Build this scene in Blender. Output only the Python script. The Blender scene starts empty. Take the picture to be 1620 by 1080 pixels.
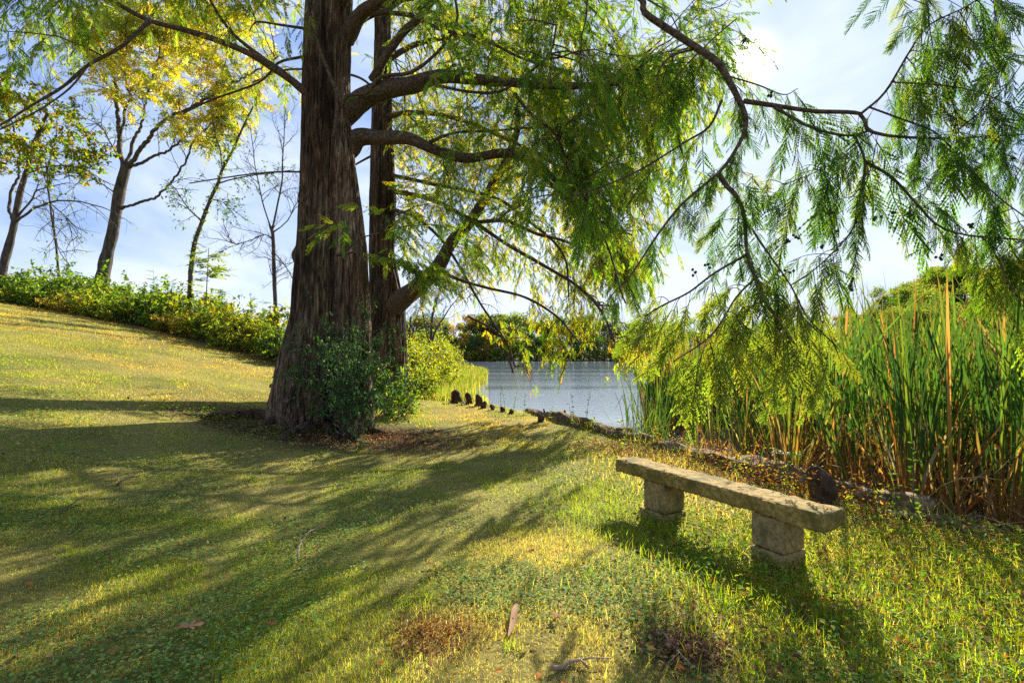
import bpy, math, random
import numpy as np
from mathutils import Vector

C = bpy.context.scene
COL = C.collection
F = 765.0
EYE = 1.5
TILT = math.atan(22.0 / F)

# ------------------------------------------------------------------ camera
cam_d = bpy.data.cameras.new("camera"); cam = bpy.data.objects.new("camera", cam_d); COL.objects.link(cam)
cam_d.sensor_width = 36.0; cam_d.lens = 36.0 * F / 1620.0
cam_d.clip_start = 0.05; cam_d.clip_end = 6000
cam.location = (0, 0, EYE); cam.rotation_euler = (math.pi / 2 + TILT, 0, 0)
C.camera = cam

def pdir(px, py):
    u = (px - 810) / F; v = (540 - py) / F
    return np.array([u, math.cos(TILT) - math.sin(TILT) * v, math.sin(TILT) + math.cos(TILT) * v])
def at(px, py, Y):
    d = pdir(px, py); return np.array([0, 0, EYE]) + d * (Y / d[1])

SD = pdir(1185, 95); SD = SD / np.linalg.norm(SD)
ELEV = math.asin(SD[2]); AZ = math.atan2(SD[0], SD[1])

# ------------------------------------------------------------------ world
W = bpy.data.worlds.new("World"); C.world = W; W.use_nodes = True
nt = W.node_tree; nt.nodes.clear()
def N(t, kind, **kw):
    n = t.nodes.new(kind)
    for k, v in kw.items(): setattr(n, k, v)
    return n
wo = N(nt, 'ShaderNodeOutputWorld'); bg = N(nt, 'ShaderNodeBackground'); bg.inputs[1].default_value = 0.085
sky = N(nt, 'ShaderNodeTexSky', sky_type='NISHITA', sun_disc=False, sun_elevation=ELEV, sun_rotation=AZ)
sky.air_density = 1.0; sky.dust_density = 0.6; sky.ozone_density = 2.0
tc = N(nt, 'ShaderNodeTexCoord')
mp = N(nt, 'ShaderNodeMapping'); mp.inputs['Scale'].default_value = (1.0, 1.0, 2.6); mp.inputs['Rotation'].default_value = (0.15, 0.25, 0.5)
n1 = N(nt, 'ShaderNodeTexNoise'); n1.inputs['Scale'].default_value = 1.9; n1.inputs['Detail'].default_value = 7; n1.inputs['Roughness'].default_value = 0.55
n1.inputs['Distortion'].default_value = 0.5
rp = N(nt, 'ShaderNodeValToRGB'); rp.color_ramp.elements[0].position = 0.36; rp.color_ramp.elements[1].position = 0.66
rp.color_ramp.elements[0].color = (0.03, 0.03, 0.03, 1); rp.color_ramp.elements[1].color = (0.85, 0.85, 0.85, 1)
# thin bright veil of cloud towards the sun and towards the horizon
sdn = N(nt, 'ShaderNodeVectorMath', operation='DOT_PRODUCT'); sdn.inputs[1].default_value = tuple(SD)
nrm = N(nt, 'ShaderNodeVectorMath', operation='NORMALIZE')
mx = N(nt, 'ShaderNodeMath', operation='MAXIMUM'); mx.inputs[1].default_value = 0
p1 = N(nt, 'ShaderNodeMath', operation='POWER'); p1.inputs[1].default_value = 14
p2 = N(nt, 'ShaderNodeMath', operation='POWER'); p2.inputs[1].default_value = 5000
p3 = N(nt, 'ShaderNodeMath', operation='POWER'); p3.inputs[1].default_value = 60
m2 = N(nt, 'ShaderNodeMath', operation='MULTIPLY'); m2.inputs[1].default_value = 60
m3 = N(nt, 'ShaderNodeMath', operation='MULTIPLY_ADD'); m3.inputs[1].default_value = 0.45
m1 = N(nt, 'ShaderNodeMath', operation='MULTIPLY_ADD', use_clamp=True); m1.inputs[1].default_value = 0.28
mix = N(nt, 'ShaderNodeMix', data_type='RGBA'); mix.inputs['B'].default_value = (3.9, 4.4, 5.15, 1)
skm = N(nt, 'ShaderNodeMix', data_type='RGBA', blend_type='MULTIPLY'); skm.inputs['Factor'].default_value = 1.0
skm.inputs['B'].default_value = (.84, 1.18, 1.85, 1)
add = N(nt, 'ShaderNodeMix', data_type='RGBA', blend_type='ADD'); add.inputs['Factor'].default_value = 1.0
L = nt.links.new
L(tc.outputs['Generated'], mp.inputs[0]); L(mp.outputs[0], n1.inputs['Vector']); L(n1.outputs['Fac'], rp.inputs[0])
L(tc.outputs['Generated'], nrm.inputs[0]); L(nrm.outputs[0], sdn.inputs[0]); L(sdn.outputs['Value'], mx.inputs[0])
for p in (p1, p2, p3): L(mx.outputs[0], p.inputs[0])
L(p1.outputs[0], m1.inputs[0]); L(rp.outputs[0], m1.inputs[2])
lum = N(nt, 'ShaderNodeVectorMath', operation='DOT_PRODUCT'); lum.inputs[1].default_value = (.3, .5, .2)
dv1 = N(nt, 'ShaderNodeMath', operation='MULTIPLY_ADD'); dv1.inputs[1].default_value = 1 / 2.3; dv1.inputs[2].default_value = 1.0
dv2 = N(nt, 'ShaderNodeMath', operation='DIVIDE'); dv2.inputs[0].default_value = 1.0
scl = N(nt, 'ShaderNodeVectorMath', operation='SCALE')
L(sky.outputs[0], lum.inputs[0]); L(lum.outputs['Value'], dv1.inputs[0]); L(dv1.outputs[0], dv2.inputs[1]); L(sky.outputs[0], scl.inputs[0]); L(dv2.outputs[0], scl.inputs['Scale'])
L(scl.outputs[0], skm.inputs['A']); L(skm.outputs['Result'], mix.inputs['A'])
sxyz = N(nt, 'ShaderNodeSeparateXYZ'); L(nrm.outputs[0], sxyz.inputs[0])
hz1 = N(nt, 'ShaderNodeMapRange'); hz1.inputs[1].default_value = 0.0; hz1.inputs[2].default_value = 0.42; hz1.inputs[3].default_value = 0.5; hz1.inputs[4].default_value = 0.0
L(sxyz.outputs['Z'], hz1.inputs[0]); hz2 = N(nt, 'ShaderNodeMath', operation='ADD', use_clamp=True); L(m1.outputs[0], hz2.inputs[0]); L(hz1.outputs[0], hz2.inputs[1])
L(hz2.outputs[0], mix.inputs['Factor'])
L(p2.outputs[0], m2.inputs[0]); L(p3.outputs[0], m3.inputs[0]); L(m2.outputs[0], m3.inputs[2])
L(mix.outputs['Result'], add.inputs['A']); L(m3.outputs[0], add.inputs['B'])
L(add.outputs['Result'], bg.inputs[0]); L(bg.outputs[0], wo.inputs[0])

# ------------------------------------------------------------------ sun
sl = bpy.data.lights.new("sun", 'SUN'); sl.energy = 4.7; sl.angle = math.radians(0.53); sl.color = (1.0, 0.93, 0.8)
so = bpy.data.objects.new("sun", sl); COL.objects.link(so)
so.rotation_euler = Vector(-SD).to_track_quat('-Z', 'Y').to_euler(); so.location = (10, 20, 20)
C.view_settings.view_transform = 'Standard'; C.view_settings.look = 'None'
C.view_settings.exposure = 1.52; C.view_settings.gamma = 1
C.cycles.max_bounces = 7; C.cycles.transparent_max_bounces = 4; C.cycles.diffuse_bounces = 4
C.cycles.transmission_bounces = 4; C.cycles.caustics_reflective = False; C.cycles.caustics_refractive = False
C.cycles.sample_clamp_indirect = 4; C.cycles.sample_clamp_direct = 5
C.cycles.use_denoising = False

# ================================================================== helpers
rng = np.random.default_rng(7)
def U(a, b, n=None): return rng.uniform(a, b, n)

_tab = np.random.default_rng(99).random((256, 256))
def vnoise(x, y):
    x = np.asarray(x, float); y = np.asarray(y, float)
    xi = np.floor(x).astype(int); yi = np.floor(y).astype(int)
    fx = x - xi; fy = y - yi; fx = fx * fx * (3 - 2 * fx); fy = fy * fy * (3 - 2 * fy)
    g = lambda a, b: _tab[a % 256, b % 256]
    return (g(xi, yi) * (1 - fx) + g(xi + 1, yi) * fx) * (1 - fy) + (g(xi, yi + 1) * (1 - fx) + g(xi + 1, yi + 1) * fx) * fy
def fbm(x, y, o=4):
    s = 0; a = .5; t = 0
    for i in range(o):
        s = s + a * vnoise(x * 2 ** i + 17.3 * i, y * 2 ** i + 5.1 * i); t += a; a *= .5
    return s / t
def sstep(a, b, x):
    t = np.clip((x - a) / (b - a), 0, 1); return t * t * (3 - 2 * t)
def unit(v):
    v = np.asarray(v, float); return v / np.maximum(np.linalg.norm(v, axis=-1, keepdims=True), 1e-9)

class MB:
    """collects triangles with a vertex colour and links them as ONE mesh object"""
    def __init__(s): s.v = []; s.f = []; s.c = []; s.n = 0
    def add(s, v, f, c=(1, 1, 1)):
        v = np.asarray(v, np.float32).reshape(-1, 3); f = np.asarray(f, np.int64).reshape(-1, 3)
        c = np.broadcast_to(np.asarray(c, np.float32), (len(v), 3))
        s.v.append(v); s.f.append(f + s.n); s.c.append(c); s.n += len(v)
    def mesh(s, name, mat, smooth=False):
        v = np.concatenate(s.v); f = np.concatenate(s.f).astype(np.int32); c = np.concatenate(s.c)
        me = bpy.data.meshes.new(name)
        me.vertices.add(len(v)); me.vertices.foreach_set('co', v.ravel())
        me.loops.add(len(f) * 3); me.loops.foreach_set('vertex_index', f.ravel())
        me.polygons.add(len(f)); me.polygons.foreach_set('loop_start', np.arange(0, len(f) * 3, 3, dtype=np.int32))
        me.polygons.foreach_set('use_smooth', np.full(len(f), smooth))
        me.update(calc_edges=True)
        a = me.color_attributes.new('Col', 'FLOAT_COLOR', 'POINT')
        a.data.foreach_set('color', np.concatenate([c, np.ones((len(c), 1), np.float32)], 1).ravel())
        me.materials.append(mat)
        return me
    def build(s, name, mat, parent=None, smooth=False):
        o = bpy.data.objects.new(name, s.mesh(name, mat, smooth)); COL.objects.link(o)
        if parent is not None:
            o.parent = parent; o.matrix_parent_inverse.identity()
            if parent.type == 'EMPTY' or True:
                off = np.array(parent.matrix_world.translation) if parent.get('_w') is None else np.array(parent['_w'])
                o.location = tuple(-off)
        return o

def tag(o, label=None, cat=None, group=None, kind=None):
    if label: o['label'] = label
    if cat: o['category'] = cat
    if group: o['group'] = group
    if kind: o['kind'] = kind
    return o
def empty(name, loc, label=None, cat=None, group=None):
    o = bpy.data.objects.new(name, None); COL.objects.link(o); o.location = tuple(float(a) for a in loc); o['_w'] = [float(a) for a in loc]
    o.empty_display_size = .1
    return tag(o, label, cat, group)
def copy_thing(root, loc, rz, sc=1.0, label=None, group=None):
    r = root.copy(); COL.objects.link(r); r.location = tuple(float(a) for a in loc); r.rotation_euler = (0, 0, rz); r.scale = (sc, sc, sc)
    if label: r['label'] = label
    if group: r['group'] = group
    for ch in list(root.children):
        c = ch.copy(); COL.objects.link(c); c.parent = r
        for g in list(ch.children):
            d = g.copy(); COL.objects.link(d); d.parent = c
    return r

def expand(mb, tv, tf, origins, frames, scale, col, tcol=None, flutter=0.0):
    """place the template (tv, tf) at every origin, with frames (n,3,3) rows = x, y, z axes"""
    n = len(origins)
    if n == 0: return
    s = np.asarray(scale, float)
    if s.ndim == 1: s = s[:, None]
    s = np.broadcast_to(s, (n, 3)) if s.shape[-1] != 3 or s.shape[0] != n else s
    P = tv[None, :, :] * s[:, None, :]
    P = np.einsum('nvk,nkj->nvj', P, frames) + np.asarray(origins)[:, None, :]
    k = len(tv)
    Fc = tf[None] + (np.arange(n) * k)[:, None, None]
    c = np.broadcast_to(np.asarray(col, float), (n, 3))[:, None, :]
    if tcol is not None: c = c * tcol[None]
    c = np.broadcast_to(c, (n, k, 3)).reshape(-1, 3)
    mb.add(P.reshape(-1, 3), Fc.reshape(-1, 3), c)
def frames_from(xdir, updir):
    x = unit(xdir); y = unit(np.cross(updir, x)); z = np.cross(x, y)
    return np.stack([x, y, z], 1)
def rdir(n):
    v = rng.normal(size=(n, 3)); return unit(v)

def resample(pts, rad, step):
    pts = np.asarray(pts, float); rad = np.asarray(rad, float)
    # Catmull-Rom
    P = np.vstack([2 * pts[0] - pts[1], pts, 2 * pts[-1] - pts[-2]])
    out = []; ro = []
    for i in range(1, len(P) - 2):
        n = max(2, int(np.linalg.norm(P[i + 1] - P[i]) / step))
        t = np.linspace(0, 1, n, endpoint=False)[:, None]
        a, b, c, d = P[i - 1], P[i], P[i + 1], P[i + 2]
        out.append(.5 * ((2 * b) + (-a + c) * t + (2 * a - 5 * b + 4 * c - d) * t ** 2 + (-a + 3 * b - 3 * c + d) * t ** 3))
        ro.append(rad[i - 1] + (rad[i] - rad[i - 1]) * t[:, 0])
    out.append(pts[-1:]); ro.append(rad[-1:])
    return np.vstack(out), np.concatenate(ro)
def tube(mb, pts, rad, sides=8, col=(1, 1, 1), rough=0.0, cap=True, seed=0):
    pts = np.asarray(pts, float); n = len(pts); rad = np.broadcast_to(np.asarray(rad, float), (n,))
    T = unit(np.gradient(pts, axis=0))
    ref = np.array([0, 0, 1.0]) if abs(T[0][2]) < .9 else np.array([1.0, 0, 0])
    A = np.zeros((n, 3)); a = unit(np.cross(T[0], ref))
    for i in range(n):
        a = a - T[i] * np.dot(a, T[i]); a = unit(a); A[i] = a
    B = np.cross(T, A)
    th = np.linspace(0, 2 * np.pi, sides, endpoint=False)
    r = rad[:, None] * np.ones(sides)[None]
    if rough > 0:
        L_ = np.concatenate([[0], np.cumsum(np.linalg.norm(np.diff(pts, axis=0), axis=1))])
        r = r * (1 + rough * (fbm(th[None] * 1.7 + seed + 3 * np.cos(th)[None], L_[:, None] * 2.2 + seed, 3) - .5) * 2)
    V = pts[:, None] + r[..., None] * (np.cos(th)[None, :, None] * A[:, None] + np.sin(th)[None, :, None] * B[:, None])
    V = V.reshape(-1, 3)
    i = np.arange(n - 1)[:, None] * sides; j = np.arange(sides)[None]; j2 = (j + 1) % sides
    q = np.stack([i + j, i + j2, i + sides + j2, i + sides + j], -1).reshape(-1, 4)
    f = np.concatenate([q[:, [0, 1, 2]], q[:, [0, 2, 3]]])
    if cap:
        V = np.vstack([V, pts[:1], pts[-1:]]); k = n * sides
        jj = np.arange(sides); f = np.vstack([f, np.stack([(jj + 1) % sides, jj, np.full(sides, k)], 1),
                                              np.stack([(n - 1) * sides + jj, (n - 1) * sides + (jj + 1) % sides, np.full(sides, k + 1)], 1)])
    mb.add(V, f, col)

# ================================================================== materials
def newmat(name):
    m = bpy.data.materials.new(name); m.use_nodes = True; m.node_tree.nodes.clear(); return m, m.node_tree
def leaf_mat(name, trans=0.45, tcol=(1.5, 1.5, 0.8), rough=0.5, spec=0.3, var=0.0):
    m, t = newmat(name); o = N(t, 'ShaderNodeOutputMaterial'); b = N(t, 'ShaderNodeBsdfPrincipled')
    tr = N(t, 'ShaderNodeBsdfTranslucent'); ms = N(t, 'ShaderNodeMixShader'); ms.inputs[0].default_value = trans
    at_ = N(t, 'ShaderNodeAttribute', attribute_name='Col')
    mu = N(t, 'ShaderNodeMix', data_type='RGBA', blend_type='MULTIPLY'); mu.inputs['Factor'].default_value = 1; mu.inputs['B'].default_value = (*tcol, 1)
    b.inputs['Roughness'].default_value = rough; b.inputs['Specular IOR Level'].default_value = spec
    t.links.new(at_.outputs['Color'], mu.inputs['A']); t.links.new(at_.outputs['Color'], b.inputs['Base Color'])
    t.links.new(mu.outputs['Result'], tr.inputs[0]); t.links.new(b.outputs[0], ms.inputs[1]); t.links.new(tr.outputs[0], ms.inputs[2])
    t.links.new(ms.outputs[0], o.inputs[0]); return m
def rock_mat(name, c1, c2, c3, scale=8, stretch=(1, 1, 1), bump=0.4, rough=0.85, attr=False, moss=None, dist=0.03):
    m, t = newmat(name); o = N(t, 'ShaderNodeOutputMaterial'); b = N(t, 'ShaderNodeBsdfPrincipled'); l = t.links.new
    tcn = N(t, 'ShaderNodeTexCoord'); mpn = N(t, 'ShaderNodeMapping'); mpn.inputs['Scale'].default_value = stretch
    a = N(t, 'ShaderNodeTexNoise'); a.inputs['Scale'].default_value = scale; a.inputs['Detail'].default_value = 9; a.inputs['Roughness'].default_value = .62
    r = N(t, 'ShaderNodeValToRGB'); e = r.color_ramp.elements; e[0].position = .3; e[0].color = (*c1, 1); e[1].position = .72; e[1].color = (*c3, 1)
    k = e.new(.5); k.color = (*c2, 1)
    bp = N(t, 'ShaderNodeBump'); bp.inputs['Strength'].default_value = bump; bp.inputs['Distance'].default_value = dist
    l(tcn.outputs['Object'], mpn.inputs[0]); l(mpn.outputs[0], a.inputs['Vector']); l(a.outputs['Fac'], r.inputs[0]); l(a.outputs['Fac'], bp.inputs['Height'])
    col = r.outputs[0]
    if moss:
        q = N(t, 'ShaderNodeTexNoise'); q.inputs['Scale'].default_value = moss[1]; q.inputs['Detail'].default_value = 6
        rr = N(t, 'ShaderNodeValToRGB'); rr.color_ramp.elements[0].position = moss[2]; rr.color_ramp.elements[1].position = moss[2] + .12
        x = N(t, 'ShaderNodeMix', data_type='RGBA'); x.inputs['B'].default_value = (*moss[0], 1)
        l(tcn.outputs['Object'], q.inputs['Vector']); l(q.outputs['Fac'], rr.inputs[0]); l(rr.outputs[0], x.inputs['Factor']); l(col, x.inputs['A']); col = x.outputs['Result']
    if attr:
        at_ = N(t, 'ShaderNodeAttribute', attribute_name='Col')
        y = N(t, 'ShaderNodeMix', data_type='RGBA', blend_type='MULTIPLY'); y.inputs['Factor'].default_value = 1
        l(at_.outputs['Color'], y.inputs['B']); l(col, y.inputs['A']); col = y.outputs['Result']
    l(col, b.inputs['Base Color']); l(bp.outputs[0], b.inputs['Normal'])
    b.inputs['Roughness'].default_value = rough; b.inputs['Specular IOR Level'].default_value = .25
    l(b.outputs[0], o.inputs[0]); return m

M_cyp = leaf_mat('cypress_leaf', .58, (2.35, 2.2, .6), .65, .12)
M_leaf = leaf_mat('broad_leaf', .55, (2.5, 2.3, .6), .55, .15)
M_holly = leaf_mat('glossy_leaf', .3, (1.6, 1.7, .7), .5, .3)
M_grass = leaf_mat('grass_blade', .58, (1.9, 1.85, .78), .6, .15)
M_reed = leaf_mat('cattail_leaf', .42, (1.8, 1.6, .7), .85, .03)
M_litter = leaf_mat('dry_leaf', .25, (1.5, 1.3, .8), .85, .05)
M_far = leaf_mat('distant_leaf', .5, (2.2, 2.1, .9), .7, .1)
def bark_mat(name):
    m, t = newmat(name); o = N(t, 'ShaderNodeOutputMaterial'); b = N(t, 'ShaderNodeBsdfPrincipled'); l = t.links.new
    tcn = N(t, 'ShaderNodeTexCoord'); cols = []
    def nz(sc, st, det, rough=.6, dis=0.0):
        mp_ = N(t, 'ShaderNodeMapping'); mp_.inputs['Scale'].default_value = st; a = N(t, 'ShaderNodeTexNoise'); a.inputs['Scale'].default_value = sc; a.inputs['Detail'].default_value = det
        a.inputs['Roughness'].default_value = rough; a.inputs['Distortion'].default_value = dis; l(tcn.outputs['Object'], mp_.inputs[0]); l(mp_.outputs[0], a.inputs['Vector']); return a.outputs['Fac']
    def ramp(src, stops):
        r = N(t, 'ShaderNodeValToRGB'); e = r.color_ramp.elements; e[0].position, e[0].color = stops[0][0], (*stops[0][1], 1); e[1].position, e[1].color = stops[-1][0], (*stops[-1][1], 1)
        for p, c in stops[1:-1]: k = e.new(p); k.color = (*c, 1)
        l(src, r.inputs[0]); return r.outputs[0]
    def mixc(f, a, c, mode='MIX'):
        x = N(t, 'ShaderNodeMix', data_type='RGBA', blend_type=mode)
        if isinstance(f, float): x.inputs['Factor'].default_value = f
        else: l(f, x.inputs['Factor'])
        l(a, x.inputs['A']); l(c, x.inputs['B']); return x.outputs['Result']
    fib = nz(34, (1, 1, .11), 6, .65, .3); strip = nz(9, (1, 1, .07), 5, .6, .8); patch = nz(1.6, (1, 1, .7), 5, .6); grain = nz(120, (1, 1, .5), 3)
    c = ramp(fib, [(.34, (.03, .018, .011)), (.48, (.105, .078, .055)), (.60, (.20, .162, .122)), (.74, (.38, .325, .26))])
    c2 = ramp(strip, [(.36, (.25, .2, .17)), (.46, (.8, .74, .68)), (.62, (1.25, 1.15, 1.05))]); c3 = ramp(patch, [(.35, (.48, .39, .31)), (.5, (.82, .74, .65)), (.66, (1.1, 1.07, 1.0))])
    c4 = ramp(grain, [(.3, (.7, .7, .7)), (.7, (1.2, 1.2, 1.2))])
    c = mixc(1.0, mixc(1.0, mixc(1.0, c, c2, 'MULTIPLY'), c3, 'MULTIPLY'), c4, 'MULTIPLY'); at_ = N(t, 'ShaderNodeAttribute', attribute_name='Col'); c = mixc(1.0, c, at_.outputs['Color'], 'MULTIPLY')
    b1 = N(t, 'ShaderNodeBump'); b1.inputs['Strength'].default_value = 1; b1.inputs['Distance'].default_value = .05; b2 = N(t, 'ShaderNodeBump'); b2.inputs['Strength'].default_value = .9; b2.inputs['Distance'].default_value = .025
    l(strip, b1.inputs['Height']); l(fib, b2.inputs['Height']); l(b1.outputs[0], b2.inputs['Normal']); l(b2.outputs[0], b.inputs['Normal']); l(c, b.inputs['Base Color'])
    b.inputs['Roughness'].default_value = .92; b.inputs['Specular IOR Level'].default_value = .15; l(b.outputs[0], o.inputs[0]); return m
M_barkA = bark_mat('cypress_bark')
M_barkB = rock_mat('limb_bark', (.02, .013, .008), (.085, .055, .034), (.20, .14, .09), 26, (1, 1, 1), .5, .9, True)
M_barkC = rock_mat('tree_bark', (.03, .024, .02), (.08, .065, .052), (.15, .125, .10), 8, (1, 1, .3), .5, .9, True)
M_log = rock_mat('weathered_log', (.035, .02, .008), (.14, .088, .04), (.36, .255, .14), 9, (1.2, 1.2, 1.2), .8, .9, True, moss=((.06, .075, .02), 5, .55))
M_knee = rock_mat('cypress_knee_bark', (.02, .012, .008), (.07, .04, .025), (.14, .085, .05), 11, (1, 1, .4), .9, .85)
M_stone = rock_mat('bench_stone', (.11, .068, .012), (.27, .18, .042), (.46, .33, .11), 24, (1, 1, 1), .5, .92, False, moss=((.13, .105, .022), 4.5, .50), dist=.02)
M_block = rock_mat('concrete_block', (.13, .09, .026), (.28, .195, .075), (.40, .30, .14), 34, (1, 1, 1), .4, .95, False, moss=((.13, .115, .04), 6, .52), dist=.015)
M_cone = rock_mat('cone_scales', (.03, .035, .015), (.06, .055, .03), (.10, .085, .05), 60, (1, 1, 1), .5, .8)
M_red = rock_mat('red_canvas', (.5, .03, .03), (.6, .04, .04), (.65, .06, .06), 5, bump=.1)
M_metal = rock_mat('grey_metal', (.2, .2, .2), (.25, .25, .25), (.3, .3, .3), 5, bump=.1, rough=.5)

# ================================================================== terrain
LAKE = np.array([(7.5, 1.0), (5.4, 3.5), (4.35, 4.75), (3.25, 7.3), (2.45, 9.6), (1.3, 12.4), (-.15, 15.4), (-.95, 17.6), (-1.55, 19.5), (-2.05, 22.5),
                 (-1.8, 30), (-2.0, 38), (-2.6, 50), (-5.5, 70), (-10, 83), (-16, 138), (-30, 147), (0, 150), (40, 152), (78, 140),
                 (64, 110), (56, 85), (48, 62), (42, 40), (40, 20), (30, -5), (12, -6)], float)
def lake_sd(x, y):
    """signed distance to the shore, positive on land"""
    x = np.asarray(x, float); y = np.asarray(y, float)
    d = np.full(x.shape, 1e9); ins = np.zeros(x.shape, bool); n = len(LAKE)
    for i in range(n):
        ax, ay = LAKE[i]; bx, by = LAKE[(i + 1) % n]
        ex, ey = bx - ax, by - ay; t = np.clip(((x - ax) * ex + (y - ay) * ey) / (ex * ex + ey * ey), 0, 1)
        d = np.minimum(d, np.hypot(x - ax - t * ex, y - ay - t * ey))
        c = ((ay > y) != (by > y)); 
        with np.errstate(divide='ignore', invalid='ignore'):
            xi = (bx - ax) * (y - ay) / (by - ay if by != ay else 1e-9) + ax
        ins ^= (c & (x < xi))
    return np.where(ins, -d, d)
WZ = -.35
def gz(x, y, micro=True):
    x = np.asarray(x, float); y = np.asarray(y, float)
    s = -x - 3.0; sp = np.where(s > 6, s, np.log1p(np.exp(np.clip(s * 1.2, -30, 30))) / 1.2)
    h = .225 * sp; h = 6.5 * np.tanh(h / 6.5) * (1 - .75 * sstep(30, 80, y)) * (1 - .5 * sstep(5, -25, y))
    h = h + 13 * np.exp(-(((x - 92) / 32) ** 2 + ((y - 98) / 40) ** 2))
    h = h + 1.5 * sstep(150, 240, y) + 14 * sstep(300, 900, np.hypot(x, y)) * fbm(x / 300 + 3, y / 300, 3)
    if micro: h = h + .05 * (fbm(x * .9, y * .9, 3) - .5) + .02 * (fbm(x * 5, y * 5, 2) - .5)
    d = lake_sd(x, y); w = .75 + .15 * np.maximum(0, y - 20)
    land = WZ + .06 * (d > 0) + (h - WZ - .06) * sstep(0, 1, d / w)
    sea = WZ - .9 * sstep(0, 3, -d)
    return np.where(d > 0, land, sea)
TREE = np.array([-3.72, 9.0])

m, t = newmat('lawn_soil'); l = t.links.new
o_ = N(t, 'ShaderNodeOutputMaterial'); b_ = N(t, 'ShaderNodeBsdfPrincipled'); g_ = N(t, 'ShaderNodeNewGeometry')
na = N(t, 'ShaderNodeTexNoise'); na.inputs['Scale'].default_value = .7; na.inputs['Detail'].default_value = 8
nb = N(t, 'ShaderNodeTexNoise'); nb.inputs['Scale'].default_value = 26; nb.inputs['Detail'].default_value = 8; nb.inputs['Roughness'].default_value = .7
ra = N(t, 'ShaderNodeValToRGB'); ra.color_ramp.elements[0].position = .35; ra.color_ramp.elements[0].color = (.14, .14, .04, 1)
ra.color_ramp.elements[1].position = .68; ra.color_ramp.elements[1].color = (.29, .25, .08, 1)
rb = N(t, 'ShaderNodeValToRGB'); rb.color_ramp.elements[0].position = .3; rb.color_ramp.elements[0].color = (.35, .33, .3, 1)
rb.color_ramp.elements[1].position = .7; rb.color_ramp.elements[1].color = (1.3, 1.25, 1.1, 1)
mm = N(t, 'ShaderNodeMix', data_type='RGBA', blend_type='MULTIPLY'); mm.inputs['Factor'].default_value = 1
at_ = N(t, 'ShaderNodeAttribute', attribute_name='Col'); ms_ = N(t, 'ShaderNodeMix', data_type='RGBA'); ms_.inputs['B'].default_value = (.075, .042, .025, 1)
bp = N(t, 'ShaderNodeBump'); bp.inputs['Strength'].default_value = .8; bp.inputs['Distance'].default_value = .03
l(g_.outputs['Position'], na.inputs['Vector']); l(g_.outputs['Position'], nb.inputs['Vector'])
l(na.outputs['Fac'], ra.inputs[0]); l(nb.outputs['Fac'], rb.inputs[0]); l(ra.outputs[0], ms_.inputs['A']); l(at_.outputs['Color'], ms_.inputs['Factor'])
l(ms_.outputs['Result'], mm.inputs['A']); l(rb.outputs[0], mm.inputs['B'])
l(mm.outputs['Result'], b_.inputs['Base Color']); l(nb.outputs['Fac'], bp.inputs['Height']); l(bp.outputs[0], b_.inputs['Normal'])
b_.inputs['Roughness'].default_value = .95; b_.inputs['Specular IOR Level'].default_value = .1; l(b_.outputs[0], o_.inputs[0]); M_ground = m

def soil_mask(x, y):
    """1 where the lawn is bare brown earth with litter"""
    a = sstep(2.3, 1.1, np.hypot((x - TREE[0] - .5) * .72, (y - TREE[1] + .35) * 1.25) + .9 * (fbm(x * 1.5, y * 1.5) - .5))
    d = lake_sd(x, y)
    b = sstep(.9, .2, d + .5 * (fbm(x * 2, y * 2) - .5)) * (y < 16)
    c = sstep(.30, .12, np.hypot(x + .42, y - 2.62) + .15 * (fbm(x * 9, y * 9) - .5)) * .8
    c2 = sstep(.28, .1, np.hypot(x - .86, y - 2.5) + .15 * (fbm(x * 9, y * 9) - .5)) * .7
    h = sstep(-.8, .4, y - hedge_y(x)) * (x < -5)
    return np.clip(np.maximum.reduce([a, b * .8, c, c2, h * .8]), 0, 1)
def hedge_y(x):   # front edge of the undergrowth on the slope
    return np.interp(x, [-40, -24, -15, -11, -8.5, -6, -3, -1], [24, 21.5, 20, 18.7, 17, 16, 15.8, 16.5])

K = 640
tt = np.linspace(-1, 1, K); ax_ = 1500 * np.sinh(6.6 * tt) / np.sinh(6.6)
X, Y = np.meshgrid(ax_ - 0.5, ax_ + 8, indexing='ij')
Z = gz(X, Y)
V = np.stack([X, Y, Z], -1).reshape(-1, 3)
i = np.arange(K - 1)[:, None] * K; j = np.arange(K - 1)[None]
q = np.stack([i + j, i + K + j, i + K + j + 1, i + j + 1], -1).reshape(-1, 4)
mb = MB(); sm = soil_mask(X, Y).reshape(-1); mb.add(V, np.concatenate([q[:, [0, 1, 2]], q[:, [0, 2, 3]]]), np.stack([sm, sm, sm], 1))
tag(mb.build('ground', M_ground, smooth=True), kind='structure')

# water
m, t = newmat('lake_water'); l = t.links.new
o_ = N(t, 'ShaderNodeOutputMaterial'); b_ = N(t, 'ShaderNodeBsdfPrincipled'); g_ = N(t, 'ShaderNodeNewGeometry')
mp_ = N(t, 'ShaderNodeMapping'); mp_.inputs['Scale'].default_value = (.8, 1.6, 1)
wa = N(t, 'ShaderNodeTexNoise'); wa.inputs['Scale'].default_value = 3.2; wa.inputs['Detail'].default_value = 6; wa.inputs['Roughness'].default_value = .6
wb = N(t, 'ShaderNodeTexNoise'); wb.inputs['Scale'].default_value = .035; wb.inputs['Detail'].default_value = 3
mpb = N(t, 'ShaderNodeMapping'); mpb.inputs['Scale'].default_value = (.4, 2.2, 1)
rr = N(t, 'ShaderNodeMapRange'); rr.inputs[1].default_value = .42; rr.inputs[2].default_value = .58; rr.inputs[3].default_value = .05; rr.inputs[4].default_value = .42
bp = N(t, 'ShaderNodeBump'); bp.inputs['Distance'].default_value = .05
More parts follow.
